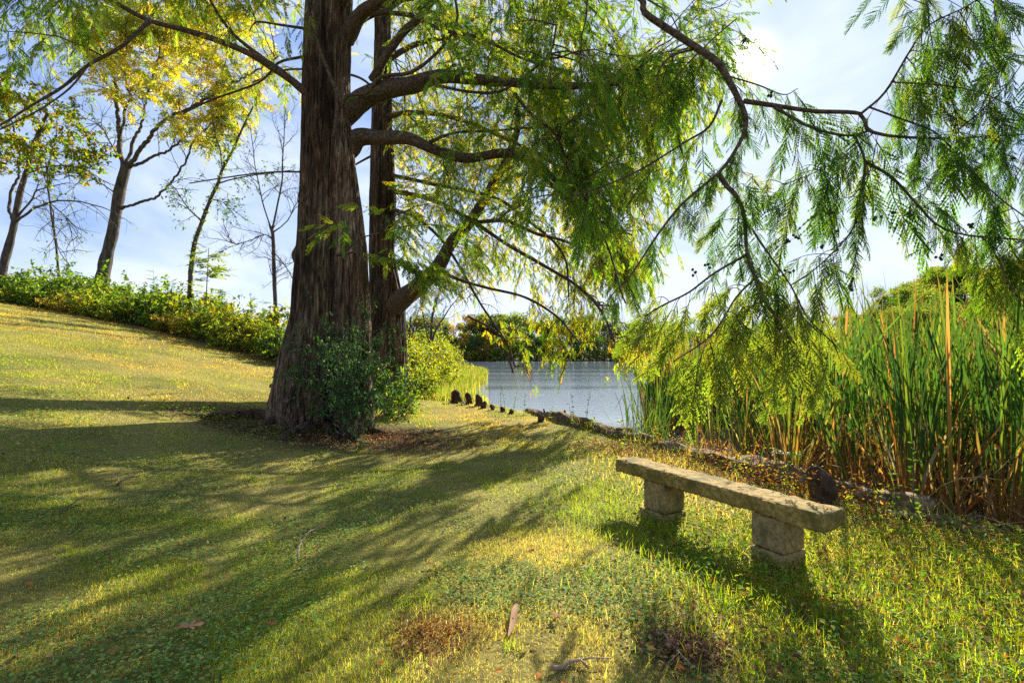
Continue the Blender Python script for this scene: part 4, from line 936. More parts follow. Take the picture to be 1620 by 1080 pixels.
# red canopy on the far shore
yb = 153.6; xb = xpx(886, yb); zb = float(gz(xb, yb)); e = empty('garden_parasol', (xb, yb, zb), 'small tilted red parasol on the far shore', 'parasol')
mb = MB(); n = 12; zt = zb + 4.1
pts = [(xb, yb, zt)] + [(xb + 1.5 * math.cos(a) * 1.0, yb + 1.2 * math.sin(a), zt - 1.2 - .5 * math.cos(a + 3.14)) for a in np.linspace(0, 2 * np.pi, n, endpoint=False)]
mb.add(pts, [(0, 1 + i_, 1 + (i_ + 1) % n) for i_ in range(n)]); mb.build('canopy', M_red, e)
mb = MB(); tube(mb, [(xb, yb, zb - .2), (xb, yb, zt - .05)], [.05, .04], 6); mb.build('pole', M_metal, e)

# ================================================================== bench
A_ = np.array([1.03, 4.86]); E_ = unit(np.array([2.01, 3.15]) - A_); Nn = np.array([-E_[1], E_[0]]) * 1.0   # E_ along, Nn across (away from camera)
if Nn[0] < 0: Nn = -Nn
be = empty('stone_bench', (1.55, 4.1, 0), 'weathered mossy stone slab bench on stacked block supports beside the cattails', 'bench')
def slab(mb, o, L_, Wd, z0, z1, step, amp, chip=.0, seams=(), e=E_, n=Nn):
    """worn rectangular block from corner o along e and n"""
    nx, ny, nz = max(2, int(L_ / step)), max(2, int(Wd / step)), max(2, int((z1 - z0) / step))
    def side(u0, du, dv, nu, nv, nrm_):
        uu, vv = np.meshgrid(np.linspace(0, 1, nu + 1), np.linspace(0, 1, nv + 1), indexing='ij'); P = u0 + uu[..., None] * du + vv[..., None] * dv
        return P
    e3 = np.array([*e, 0.]); n3 = np.array([*n, 0.]); k3 = np.array([0, 0, 1.]); O = np.array([*o, z0]); Hh = z1 - z0
    ctr = O + e3 * L_ / 2 + n3 * Wd / 2 + k3 * Hh / 2
    for (u0, du, nu, dv, nv) in [(O, e3 * L_, nx, k3 * Hh, nz), (O + n3 * Wd, k3 * Hh, nz, e3 * L_, nx), (O, k3 * Hh, nz, n3 * Wd, ny), (O + e3 * L_, n3 * Wd, ny, k3 * Hh, nz),
                               (O + k3 * Hh, e3 * L_, nx, n3 * Wd, ny), (O, n3 * Wd, ny, e3 * L_, nx)]:
        P = side(u0, du, dv, nu, nv, None); q = P - ctr
        la = np.abs(q @ e3) / (L_ / 2); lb = np.abs(q @ n3) / (Wd / 2); lc = np.abs(q @ k3) / (Hh / 2)
        s_ = (np.sort(np.stack([(1 - la) * L_ / 2, (1 - lb) * Wd / 2, (1 - lc) * Hh / 2], -1), -1)); edge = np.exp(-(s_[..., 1] / .012)) 
        nz1 = fbm(P[..., 0] * 14 + P[..., 2] * 9, P[..., 1] * 14 + P[..., 2] * 11, 4) - .5; nz2 = fbm(P[..., 0] * 40 + P[..., 2] * 30, P[..., 1] * 40 - P[..., 2] * 33, 2) - .5
        cn = fbm(P[..., 0] * 9 + 5, P[..., 1] * 9 + P[..., 2] * 7, 3)
        P = P + unit(q) * 0 + (q / np.maximum(1e-6, np.linalg.norm(q / [1, 1, 1], axis=-1, keepdims=True))) * 0
        inw = -(e3 * np.sign(q @ e3)[..., None] * (la > .999)[..., None] + n3 * np.sign(q @ n3)[..., None] * (lb > .999)[..., None] + k3 * np.sign(q @ k3)[..., None] * (lc > .999)[..., None])
        tri = np.exp(-(s_[..., 1] + s_[..., 2] * .0) / .02)
        P = P + inw * (amp * nz1 * 1.5 + amp * .5 * nz2)[..., None] + inw * (edge * (.006 + chip * np.maximum(0, cn - .45) * 2.5))[..., None]
        for sm_ in seams:
            sa = (q @ e3) + L_ / 2 - sm_ - .02 * (fbm(P[..., 0] * 20, P[..., 1] * 20, 2) - .5); P = P + inw * (.006 * np.exp(-(sa / .008) ** 2))[..., None]
        a = np.arange(nu)[:, None] * (nv + 1); b = np.arange(nv)[None]; Q = np.stack([a + b, a + nv + 1 + b, a + nv + 2 + b, a + b + 1], -1).reshape(-1, 4)
        mb.add(P.reshape(-1, 3), np.concatenate([Q[:, [0, 1, 2]], Q[:, [0, 2, 3]]]))
mb = MB(); slab(mb, A_, 1.97, .285, .345, .47, .0095, .009, .05, (.42, .80, 1.17, 1.38, 1.6)); mb.build('seat', M_stone, be, smooth=True)
for (s0, w, b0, bw, zt) in [(.36, .26, .30, .33, .08), (1.446, .25, 1.444, .253, .104)]:
    lo_ = MB(); slab(lo_, A_ + E_ * b0 + Nn * .005, bw, .285, -.12, zt, .011, .003, .008); leg_o = lo_.build('leg', M_block, be, smooth=True)
    up = MB(); slab(up, A_ + E_ * s0 + Nn * .018, w, .262, zt + .003, .347, .011, .003, .008)
    uo = up.build('upper_block', M_block, be, smooth=True); uo.parent = leg_o; uo.location = (0, 0, 0)

# ================================================================== logs, knees, sticks
def log(pts, rad, label, seed):
    P, R = resample(pts, rad, .05); P = P + np.stack([.1 * (fbm(np.arange(len(P)) * .06 + k * 9 + seed, np.zeros(len(P)), 2) - .5) for k in range(3)], 1) - [0, 0, .035]; R = R * (.78 + .75 * fbm(np.arange(len(P)) * .09 + seed * 7, np.zeros(len(P)), 3)); n = len(P); mb = MB()
    e = empty('fallen_log', P[len(P) // 2], label, 'log')
    tube(mb, P, R, 26, (1, 1, 1), .42, True, seed); mb.build('log_body', M_log, e, smooth=True)
    for k in range(3):
        i_ = rng.integers(5, n - 5); d = unit(np.array([rng.normal() * .6, rng.normal() * .6, .7])); s = MB(); tube(s, np.array([P[i_], P[i_] + d * R[i_] * 1.3, P[i_] + d * (R[i_] + .09)]), [.03, .022, .012], 7, (1, 1, 1), .3); s.build('branch_stub', M_log, e, smooth=True)
g = lambda x, y, dz=.06: (x, y, float(gz(x, y)) + dz)
log([g(.45, 13.0), g(1.05, 11.3), g(1.75, 9.7), g(2.35, 8.25)], [.10, .15, .15, .12], 'weathered grey log along the water edge, farther of the two logs', 1.)
log([g(2.35, 7.9), g(2.85, 6.8), g(3.3, 5.7), g(3.85, 4.45)], [.12, .15, .14, .10], 'weathered grey log behind the stone bench, rusty plants along it', 4.)
log([g(3.45, 4.55, .03), g(3.75, 4.25, .03), g(3.95, 4.0, .02)], [.07, .08, .05], 'short dark broken log at the end of the long one', 2.)
def knee(x, y, h, r, label, grp, seed):
    mb = MB(); z0 = float(gz(x, y)) - .08; nz, ns = 30, 28; zz = np.linspace(0, 1, nz); th = np.linspace(0, 2 * np.pi, ns, endpoint=False)
    R_ = r * (1.35 - .85 * zz - .25 * np.exp(-((zz - .35) / .15) ** 2) + .18 * np.exp(-((zz - .8) / .12) ** 2)) * np.sqrt(np.clip(1 - zz ** 7, 0, 1))
    r_ = R_[:, None] * (1 + .75 * (fbm(np.cos(th)[None] * 1.4 + seed * 3 + 9, np.sin(th)[None] * 1.4 + zz[:, None] * 2.2 + 9, 3) - .5) * 2 + .12 * np.cos(5 * th + seed)[None] * (1 - zz)[:, None])
    V = np.stack([x + r_ * np.cos(th) + .25 * r * np.sin(zz * 3 + seed)[:, None], y + r_ * np.sin(th), z0 + (zz * (h + .08))[:, None] + 0 * r_], -1).reshape(-1, 3)
    i = np.arange(nz - 1)[:, None] * ns; j = np.arange(ns)[None]; j2 = (j + 1) % ns; q = np.stack([i + j, i + j2, i + ns + j2, i + ns + j], -1).reshape(-1, 4)
    mb.add(V, np.concatenate([q[:, [0, 1, 2]], q[:, [0, 2, 3]]])); o = mb.build('cypress_knee', M_knee, smooth=True); tag(o, label, 'stump', grp)
GK = 'cypress knees along the shore'
knee(3.05, 4.85, .40, .12, 'knobbly dark brown stump standing behind the near end of the stone bench', GK, 1.)
for (px, Yd, h, r, lab) in [(724, 14.9, .42, .17, 'largest brown cypress knee at the lake corner, leftmost of the row'), (740, 14.6, .36, .11, 'pointed slim cypress knee, second of the row from the big one'),
                            (755, 14.2, .36, .13, 'blunt cypress knee, third of the row from the big one'), (767, 13.7, .22, .09, 'low cypress knee just right of the blunt one'), (779, 13.3, .17, .08, 'small cypress knee midway down the row'),
                            (793, 12.9, .16, .08, 'small dark cypress knee before the log begins'), (808, 12.5, .14, .08, 'tiny cypress knee closest to the log'), (855, 10.9, .2, .1, 'small cypress knee in the grass in front of the farther log')]:
    knee(xpx(px, Yd), Yd, h, r, lab, GK, px * .37 % 7)
def stick(pts, r0, label, name='twig_stick', col=(1, 1, 1), forks=1, mat=M_barkC):
    P, R = resample(pts, np.linspace(r0, r0 * .4, len(pts)), .03); P = P + rng.normal(size=P.shape) * r0 * .5; mb = MB(); tube(mb, P, R, 6, col)
    for k in range(forks):
        i_ = rng.integers(len(P) // 3, len(P) - 3); d = unit(P[min(i_ + 2, len(P) - 1)] - P[i_] + rng.normal(size=3) * .03 * np.array([1, 1, .2])); tube(mb, np.array([P[i_], P[i_] + d * .1 + [0, 0, .01], P[i_] + d * .2]), [r0 * .5, r0 * .35, r0 * .2], 5, col)
    tag(mb.build(name, mat, smooth=True), label, 'stick')
def gp(px, py, dz=.02):    # pixel on the lawn -> ground point
    y = EYE * F / (py - 562)
    for _ in range(4): y = (EYE - float(gz(xpx(px, y), y))) * F / (py - 562)
    return (xpx(px, y), y, float(gz(xpx(px, y), y)) + dz)
stick([gp(475, 885, .03), gp(478, 868, .05), gp(492, 850, .06), gp(508, 838, .05)], .007, 'thin forked twig standing up in the shaded lawn', col=(3, 3, 2.6), forks=2)
stick([gp(468, 905), gp(490, 897), gp(520, 888)], .009, 'pale straight stick lying beneath the thin forked twig', col=(3.2, 2.6, 2), forks=0)
stick([gp(820, 938), gp(850, 944), gp(890, 948)], .006, 'grey twig lying in the sunny grass, upper of two', col=(2.5, 2.3, 2), forks=0)
stick([gp(812, 952), gp(830, 955), gp(848, 960)], .005, 'short grey twig touching the tip of the pale bark strip', col=(2.5, 2.3, 2), forks=0)
stick([gp(870, 1055), gp(895, 1046), gp(912, 1040), (gp(925, 1052))], .012, 'stubby bleached stick at the lower edge of the lawn', col=(3.5, 3, 2.4), forks=1)
stick([gp(1040, 1000, .04), gp(1060, 1020, .03), gp(1090, 1052)], .006, 'thin dry twig across the brown litter patch', col=(3, 2.8, 2.4), forks=1)
stick([gp(190, 770), gp(205, 762), gp(220, 758)], .01, 'short dark stick in the deep shade on the left lawn', forks=0)
stick([gp(102, 812), gp(118, 806), gp(135, 803)], .009, 'dark stick lying low in the left corner shade', forks=1)
stick([gp(960, 888), gp(985, 880), gp(1010, 868)][::-1], .008, 'brown stick by the shadow of the stone bench', col=(2.5, 2.1, 1.6), forks=0)
stick([gp(1590, 1040), gp(1600, 1050), gp(1625, 1062)], .012, 'bent brown stick in the lower right corner', col=(2.4, 1.9, 1.4), forks=1)
stick([at(428, 612, 9.8), at(440, 585, 9.8), at(449, 556, 9.6), at(452, 540, 9.5)], .02, 'dark dead branch leaning against the back of the massive trunk', 'dead_branch', forks=2)
stick([at(437, 528, 9.8), at(447, 538, 9.6), at(456, 548, 9.4)], .018, 'short black branch stub above the leaning dead branch', 'dead_branch', forks=0)
# bark strip
mb = MB(); P = np.array([gp(818, 955, .03), gp(815, 970, .05), gp(812, 985, .03), gp(805, 1003, .02)]); P, _ = resample(P, [1, 1, 1, 1], .02); n = len(P); w = .02 * np.sin(np.linspace(.3, 2.9, n))[:, None]
V = np.vstack([P - np.array([1, .1, -.25]) * w, P + np.array([1, .1, .25]) * w, P + [0, 0, -.006]]); f = []
for i_ in range(n - 1): f += [(i_, i_ + 1, 2 * n + i_ + 1), (i_, 2 * n + i_ + 1, 2 * n + i_), (2 * n + i_, 2 * n + i_ + 1, n + i_ + 1), (2 * n + i_, n + i_ + 1, n + i_)]
mb.add(V, f, (.42, .26, .16)); tag(mb.build('bark_strip', M_litter, smooth=True), 'curled pale strip of bark lying in the sunlit lawn', 'bark')
# fallen oak leaves worth pointing at
def oak(c, s, rz, col, label):
    o = [(0, 0), (.25, .06), (.32, .2), (.42, .24), (.42, .08), (.55, .1), (.62, .34), (.74, .36), (.7, .12), (.82, .1), (.92, .2), (1, .08), (1.05, 0)]
    o = o + [(x, -y) for x, y in o[-2:0:-1]]; pts = [(.55, 0, 0)] + [(x, y, .10 * abs(y) * 2 + .06 * math.sin(x * 6)) for x, y in o]; V = np.array(pts) * s; ca, sa = math.cos(rz), math.sin(rz)
    V = np.stack([V[:, 0] * ca - V[:, 1] * sa, V[:, 0] * sa + V[:, 1] * ca, V[:, 2]], 1) + np.array(c); k = len(o); mb = MB(); mb.add(V, [(0, 1 + i_, 1 + (i_ + 1) % k) for i_ in range(k)], col)
    tag(mb.build('fallen_oak_leaf', M_litter), label, 'leaf', 'single fallen leaves on the lawn')
oak(gp(283, 1003, .05), .13, .5, (.5, .26, .13), 'large pinkish orange lobed leaf lying in the shaded lawn at lower left')
oak(gp(188, 1041, .04), .07, 2.2, (.45, .2, .06), 'small orange leaf below the large pinkish lobed leaf')
oak(gp(508, 843, .05), .07, 1.2, (.35, .17, .1), 'curled brown leaf beside the thin forked twig')
oak(gp(425, 990, .04), .06, .1, (.45, .13, .06), 'red leaf on the edge between shade and sun')
oak(gp(885, 985, .04), .09, 1.9, (.3, .17, .1), 'crumpled brown leaf right of the pale bark strip')
oak(gp(250, 850, .04), .06, 2.0, (.5, .33, .1), 'yellow brown leaf alone in the left shade')
oak(gp(1580, 830, .08), .16, .4, (.5, .22, .08), 'large orange leaf lying at the foot of the cattails')

# ================================================================== cattails
def blade(mb, base, d, L_, w, bend, c0, c1, fold=None, seg=9):
    t_ = np.linspace(0, 1, seg + 1)[:, None]; d = unit(d); side0 = unit(np.cross(d, [rng.normal(), rng.normal(), .2])); out = np.array([d[0], d[1], 0.]); out = unit(out) if np.linalg.norm(out) > .02 else np.array([1., 0, 0])
    P = np.array(base) + d * L_ * t_ + (out * bend * .6 + np.array([0, 0, -bend * .6])) * L_ * t_ ** 3
    if fold is not None:
        k = t_[:, 0] > fold; tf_ = (t_[k] - fold); kp = np.array(base) + d * L_ * fold; dd = unit(out * rng.uniform(.5, 1.2) + rng.normal(size=3) * .3 + [0, 0, -rng.uniform(.5, 1.6)]); P[k] = kp + dd * L_ * tf_ * .9
    ww = w * np.where(t_ < .5, 1.0, np.sqrt(np.clip(1 - ((t_ - .5) / .5) ** 2, 0, 1))) * (.6 + .4 * np.minimum(1, t_ * 4)); tw = t_ * rng.uniform(-1.2, 1.2)
    b2 = np.cross(d, side0); sd_ = side0 * np.cos(tw) + b2 * np.sin(tw)
    V = np.vstack([P - sd_ * ww / 2, P + sd_ * ww / 2]); n = seg + 1; f = []
    for i_ in range(seg): f += [(i_, n + i_, n + i_ + 1), (i_, n + i_ + 1, i_ + 1)]
    cc = c0 + (c1 - c0) * sstep(.14, .45, t_ * rng.uniform(.7, 1.3)); tipb = sstep(.9, 1.0, t_); cc = cc * (1 - tipb) + np.array([.25, .14, .06]) * tipb
    mb.add(V, f, np.vstack([cc, cc]))
RG = np.array([(.06, .14, .022), (.08, .16, .028), (.04, .10, .025), (.15, .2, .03), (.035, .085, .03)]); RB = np.array([(.32, .14, .045), (.36, .19, .07), (.20, .095, .04), (.32, .22, .10)]); RS = np.array([(.36, .27, .14), (.38, .31, .19), (.30, .19, .08)])
def one(P): return P[rng.integers(0, len(P))] * rng.uniform(.8, 1.2)
def cattail_mesh(head):
    g_, d_, h_ = MB(), MB(), None
    for k in range(rng.integers(11, 15)):
        a = rng.uniform(0, 6.28); le = abs(rng.normal()) * .22; blade(g_, (math.cos(a) * .04, math.sin(a) * .04, -.1), (math.cos(a) * le, math.sin(a) * le, 1), rng.uniform(2.1, 3.2), rng.uniform(.016, .031), rng.uniform(0, .22),
              one(RB) if rng.random() < .85 else one(RG), one(RG) if rng.random() < .96 else one(RB), rng.uniform(.5, .85) if rng.random() < .24 else None)
    for k in range(rng.integers(13, 19)):
        a = rng.uniform(0, 6.28); le = abs(rng.normal()) * .5; blade(d_, (rng.normal() * .07, rng.normal() * .07, -.1), (math.cos(a) * le, math.sin(a) * le, 1), rng.uniform(.6, 2.1), rng.uniform(.015, .032), rng.uniform(.1, .5),
              one(RB), one(RB) if rng.random() < .6 else one(RS), rng.uniform(.3, .75) if rng.random() < .65 else None, 7)
    if head:
        h_ = MB(); P = np.array([(0, 0, 0), (.03, .01, 1.2), (.05, .02, 2.1), (.055, .02, 2.5)]); tube(h_, P, [.006, .005, .004, .002], 5, (.25, .2, .08)); tube(h_, np.array([(.05, .02, 2.08), (.051, .02, 2.12), (.053, .02, 2.24), (.054, .02, 2.28)]), [.006, .014, .014, .005], 8, (.10, .045, .02))
    return g_, d_, h_
protos = []
for k in range(12):
    e = empty('cattail_plant', (0, 0, 0), 'tall cattail plant standing in the reed bed along the water', 'cattail', 'cattail plants in the reed bed'); a, b, c = cattail_mesh(k % 4 == 0)
    a.build('green_leaves', M_reed, e); b.build('dead_leaves', M_reed, e)
    if c: c.build('seed_head', M_reed, e)
    protos.append([e, False])
BED = np.array([(6.6, 2.0), (5.5, 3.35), (4.65, 4.55), (3.75, 6.4), (3.25, 8.2), (2.95, 10), (3.5, 13), (5.2, 17), (8.5, 24), (14, 34), (30, 55), (46, 75), (50, 60), (44, 40), (42, 20), (24, 4), (10, 1.5)])
def in_bed(x, y):
    ins = np.zeros(np.shape(x), bool); n = len(BED)
    for i_ in range(n):
        ax, ay = BED[i_]; bx, by = BED[(i_ + 1) % n]; c = ((ay > y) != (by > y)); ins ^= (c & (x < (bx - ax) * (y - ay) / (by - ay + 1e-12) + ax))
    return ins
cand = []
while len(cand) < 285:
    y_ = 2.4 + 12 * rng.random() ** 1.35; x_ = rng.uniform(2.6, y_ * 1.12 + 1.5)
    if not in_bed(np.array(x_), np.array(y_)): continue
    if y_ > 7 and x_ < 4.2 and rng.random() < .35: continue
    if any((x_ - a) ** 2 + (y_ - b) ** 2 < .21 ** 2 for a, b in cand): continue
    cand.append((x_, y_))
for k, (x_, y_) in enumerate(cand):
    z_ = max(float(gz(x_, y_)), WZ - .15); sc = rng.uniform(.84, 1.08) * (.68 if y_ > 7.4 and x_ < 4.6 else (1.1 if x_ > 4.2 else 1.0)); p = protos[k % 12]
    if not p[1]: p[1] = True; e = p[0]; e.location = (x_, y_, z_); e.rotation_euler = (0, 0, rng.uniform(0, 6.28)); e.scale = (sc, sc, sc)
    else: e = copy_thing(p[0], (x_, y_, z_), rng.uniform(0, 6.28), sc)
# thin cattails at the open edge of the bed
mb = MB()
for k in range(46):
    y_ = rng.uniform(8.2, 11.5); x_ = xpx(rng.uniform(985, 1045), y_)
    for s in range(rng.integers(1, 4)): blade(mb, (x_ + rng.normal() * .04, y_ + rng.normal() * .04, WZ - .1), (rng.normal() * .15, rng.normal() * .1, 1), rng.uniform(.9, 2.0), .016, rng.uniform(0, .3), one(RG), one(RG), rng.uniform(.5, .8) if rng.random() < .3 else None)
tag(mb.build('sparse_reeds', M_reed), 'thin green reeds at the open left edge of the cattail bed', 'reeds', kind='stuff')
mb = MB(); n = 0
while n < 5200:
    y_ = 12.5 + 48 * rng.random() ** 1.6; x_ = rng.uniform(3.2, y_ * 1.15 + 2)
    if not in_bed(np.array(x_), np.array(y_)): continue
    n += 1
    for s in range(2): blade(mb, (x_, y_, WZ - .1), (rng.normal() * .14, rng.normal() * .14, 1), rng.uniform(1.7, 2.9), .03 + .0012 * y_, rng.uniform(0, .3), one(RB), one(RG) if rng.random() < .75 else one(RB), rng.uniform(.5, .85) if rng.random() < .2 else None, 5)
tag(mb.build('cattail_bed', M_reed), 'dense distant cattails reaching toward the wooded hill', 'cattails', kind='stuff')
# fallen straw at the foot of the reeds
mb = MB()
for k in range(1500):
    t_ = rng.uniform(0, 1); i_ = rng.integers(0, 5); p = BED[i_] + (BED[i_ + 1] - BED[i_]) * t_ + rng.normal(size=2) * .28; z_ = max(float(gz(p[0], p[1])), WZ)
    a = rng.uniform(0, 6.28); blade(mb, (p[0], p[1], z_ + rng.uniform(0, .12)), (math.cos(a), math.sin(a), rng.uniform(-.05, .7)), rng.uniform(.2, .7), rng.uniform(.006, .014), rng.uniform(0, .3), one(RS), one(RS) if rng.random() < .5 else one(RB), rng.uniform(.3, .7) if rng.random() < .4 else None, 4)
tag(mb.build('reed_straw', M_litter), 'fallen pale reed straw tangled at the foot of the cattails', 'straw', kind='stuff')

# ================================================================== small plants by the logs
GP = 'rust coloured weeds along the nearer log'
RU = lambda n: np.where(rng.random((n, 1)) < .6, pal(RUST, n) * np.array([.85, .62, .5]), pal(GOLD, n) * .6)
for (px, Yd, h) in [(1072, 7.6, .45), (1100, 7.1, .5), (1088, 6.6, .35), (1125, 6.5, .35), (1150, 6.2, .3), (1180, 6.0, .4), (1205, 5.8, .45), (1225, 5.5, .35), (1255, 5.3, .3), (1280, 4.75, .4), (1130, 7.3, .5), (1160, 6.9, .45), (1062, 8.2, .5), (1310, 4.9, .3), (1045, 7.7, .4), (1110, 6.7, .35), (1140, 6.4, .3), (1170, 6.1, .35), (1190, 5.7, .3), (1240, 5.3, .3), (1215, 5.45, .3), (1265, 5.0, .35), (1290, 5.1, .45), (1340, 4.6, .35), (1365, 4.5, .4), (1390, 4.3, .35)]:
    Yd += rng.uniform(-.05, .05); x_ = xpx(px, Yd); stem_plant('rusty_weed', (x_, Yd, float(gz(x_, Yd))), h, LEAF1, 60, .034, RU if rng.random() < .75 else GO, 'rust coloured small weed growing against the nearer log', 'weed', GP, .004, (rng.normal() * .08, rng.normal() * .05), .15, M_leaf)
GP = 'bright green seedlings between the logs and the reeds'
for (px, Yd, h, sz, n) in [(1255, 6.0, .62, .2, 12), (1243, 5.9, .5, .18, 8), (905, 9.9, .55, .09, 20), (935, 9.3, .35, .08, 14), (990, 8.4, .4, .08, 18), (1010, 8.2, .35, .07, 18), (980, 7.6, .25, .07, 20), (870, 10.8, .4, .08, 14), (1195, 5.0, .2, .09, 10), (1325, 4.5, .2, .1, 10), (1035, 8.0, .45, .07, 16)]:
    x_ = xpx(px, Yd); lab = 'bright green compound-leaved seedling in front of the cattails' if sz > .15 else 'small green seedling growing beside the logs'
    stem_plant('seedling', (x_, Yd, float(gz(x_, Yd))), h, COMP if sz > .15 else LEAF1, n, sz, lambda n: pal(YGREEN, n) * 1.2, lab, 'seedling', GP if sz < .15 else 'compound-leaved seedlings', .004, (rng.normal() * .1, 0), .3)
GP = 'wispy dark twiggy weeds at the lake corner'
for (px, Yd, h) in [(792, 13.2, 1.1), (800, 12.6, .8), (812, 12.2, .7), (828, 11.8, .6), (908, 10.1, .75), (775, 14.0, .8), (1440, 4.1, .8), (1415, 4.25, .6), (1100, 7.9, .9), (925, 9.8, .8)]:
    x_ = xpx(px, Yd); stem_plant('twiggy_weed', (x_, Yd, float(gz(x_, Yd))), h, LEAF1, 34, .045, lambda n: pal(GREEN, n) * .8, 'wispy weed with tiny dark leaves at the water edge', 'weed', GP, .004, (rng.normal() * .12, 0), .2)
# saplings growing in the undergrowth skyline
GP = 'tall weeds rising above the undergrowth band'
for (px, Yd, h) in [(240, 21.3, 2.6), (395, 19.0, 2.3), (415, 18.6, 2.2), (270, 21.2, 2.3), (350, 20.5, 2.4)]:
    x_ = xpx(px, Yd); stem_plant('tall_weed', (x_, Yd, float(gz(x_, Yd))), h, COMP, 26, .28, lambda n: pal(GREEN, n) * .8, 'tall dark weed rising above the undergrowth on the slope', 'weed', GP, .012, (0, 0), .5)

# ================================================================== grass
def view_pts(n, ya, yb, pw=1.0, margin=1.14):
    y = (ya ** pw + (yb ** pw - ya ** pw) * rng.random(n)) ** (1 / pw); x = U(-1, 1, n) * (y * 1.06 * margin + .5); return x, y
def blades(mb, x, y, h, w, col, lean=.55, seg=2):
    n = len(x); z = gz(x, y); a = U(0, 2 * np.pi, n); le = np.abs(rng.normal(size=n)) * lean; d = np.stack([np.cos(a) * le, np.sin(a) * le, np.ones(n)], 1); d = unit(d)
    b = U(0, 2 * np.pi, n); sd_ = np.stack([np.cos(b), np.sin(b), np.zeros(n)], 1) * (w / 2)[:, None]; o = np.stack([x, y, z - .006], 1); h = h[:, None]
    mid = o + d * h * .55; tip = o + d * h * .9 + np.stack([np.cos(a), np.sin(a), -.3 * np.ones(n)], 1) * h * .28 * le[:, None]
    if seg == 2:
        V = np.stack([o - sd_, o + sd_, mid + sd_ * .8, mid - sd_ * .8, tip], 1).reshape(-1, 3); k = (np.arange(n) * 5)[:, None, None]
        f = (np.array([(0, 1, 2), (0, 2, 3), (3, 2, 4)])[None] + k).reshape(-1, 3); mb.add(V, f, np.repeat(col, 5, 0))
    else:
        V = np.stack([o - sd_, o + sd_, tip], 1).reshape(-1, 3); k = (np.arange(n) * 3)[:, None, None]; mb.add(V, (np.array([(0, 1, 2)])[None] + k).reshape(-1, 3), np.repeat(col, 3, 0))
GA = np.array([(.14, .225, .012), (.20, .27, .016), (.32, .33, .025)]); GB = np.array([(.50, .42, .12), (.42, .37, .07), (.56, .46, .19), (.28, .19, .06)])
GF = np.array([(.46, .33, .055), (.40, .30, .045), (.50, .34, .07), (.36, .20, .045)])
def grass_col(x, y):
    n = len(x); dry = np.clip((fbm(x * .8 + 20, y * .8, 4) - .42) * 4.5, 0, 1) * .7 + .10 + .2 * sstep(7, 15, y) + .12 * sstep(1, -1, np.abs(x - .2) - 1) * (y < 5)
    m_ = rng.random(n) < dry; far = sstep(6, 11, y)[:, None]; gb = pal(GB, n) * (1 - far) + pal(GF, n) * far; c = np.where(m_[:, None], gb, pal(GA, n) * (1 - .15 * far)); return c * (.85 + .5 * fbm(x * 2.3 + 7, y * 2.3, 3))[:, None]
def keep(x, y, fade=True):
    d = lake_sd(x, y); s = soil_mask(x, y); k = (d > .12) & (rng.random(len(x)) > s * .88)
    k &= (y < hedge_y(x) + .3) | (x > -1.5); return k
mb = MB()
for (n, ya, yb, hh, ww, seg) in [(380000, 1.7, 4.2, (.010, .036), .0019, 2), (260000, 4.2, 8, (.015, .045), .0036, 1), (190000, 8, 14, (.025, .06), .008, 1), (170000, 14, 26, (.03, .07), .016, 1)]:
    x, y = view_pts(n, ya, yb, 1.3); k = keep(x, y); x = x[k]; y = y[k]; n = len(x)
    tall = .75 + .8 * np.clip((fbm(x * 2.2, y * 2.2 + 30, 3) - .46) * 5, 0, 1); blades(mb, x, y, U(*hh, n) * tall, ww * U(.7, 1.3, n), grass_col(x, y), 1.1, seg)
tag(mb.build('lawn_grass', M_grass), 'short yellow green lawn grass', 'grass', kind='stuff')
# longer grass at the right
mb = MB(); 
def tall_patch(n, cx_, cy_, rx, ry, h, w, P=GA):
    x = cx_ + rng.normal(size=n) * rx; y = cy_ + rng.normal(size=n) * ry; k = (lake_sd(x, y) > .1); x = x[k]; y = y[k]; n = len(x); blades(mb, x, y, U(h * .4, h, n), w * U(.7, 1.3, n), pal(P, n, .3), .75, 2)
tall_patch(9000, 3.1, 3.0, .9, .55, .16, .0045); tall_patch(5000, 2.6, 2.3, .7, .45, .14, .004); tall_patch(1300, 1.25, 3.75, .3, .35, .15, .004); tall_patch(1500, 1.6, 3.0, .35, .25, .16, .004)
tall_patch(9000, 2.9, 3.1, 1.0, .6, .12, .004, GB); tall_patch(2500, .9, 4.9, .35, .5, .12, .004); tall_patch(3500, 2.7, 4.2, .5, .5, .12, .004, GB); tall_patch(3000, 1.9, 6.3, .6, .8, .14, .005, GB)
for k in range(170):     # tufts leaning over the log
    t_ = rng.random(); x_ = 1.2 + 2.65 * t_ + rng.normal() * .12; y_ = float(np.interp(x_, [.45, 1.75, 2.35, 2.85, 3.3, 3.85], [13, 9.7, 8.1, 6.8, 5.7, 4.45])) + rng.normal() * .22
    tall_patch(22, x_, y_, .06, .06, rng.uniform(.14, .34), .006, GB * .8 if rng.random() < .5 else GA * .8)
for k in range(130):
    x_, y_ = (rng.uniform(1.0, 3.8), rng.uniform(1.7, 4.2)) if k % 3 else (rng.uniform(-3, 3), rng.uniform(2, 7)); tall_patch(35, x_, y_, .04, .04, .14 if k % 3 else .09, .0045)
tag(mb.build('tall_grass', M_grass), 'longer green grass around the bench and toward the reeds', 'grass', kind='stuff')
mb = MB(); n = 26000; y = U(15.5, 60, n); x = xpx(1, 1) * 0 + U(-9, -1.0, n) ; k = (lake_sd(x, y) > -.05) & (y > hedge_y(x) - .8) & (x > -.17 * y - .5); x = x[k]; y = y[k]; n = len(x)
blades(mb, x, y, U(.25, .75, n), .025 + .0008 * y, np.where(rng.random((n, 1)) < .4, pal(GB, n) * .6, np.where(rng.random((n, 1)) < .5, pal(YGREEN, n) * .65, pal(GREEN, n))), .3, 1)
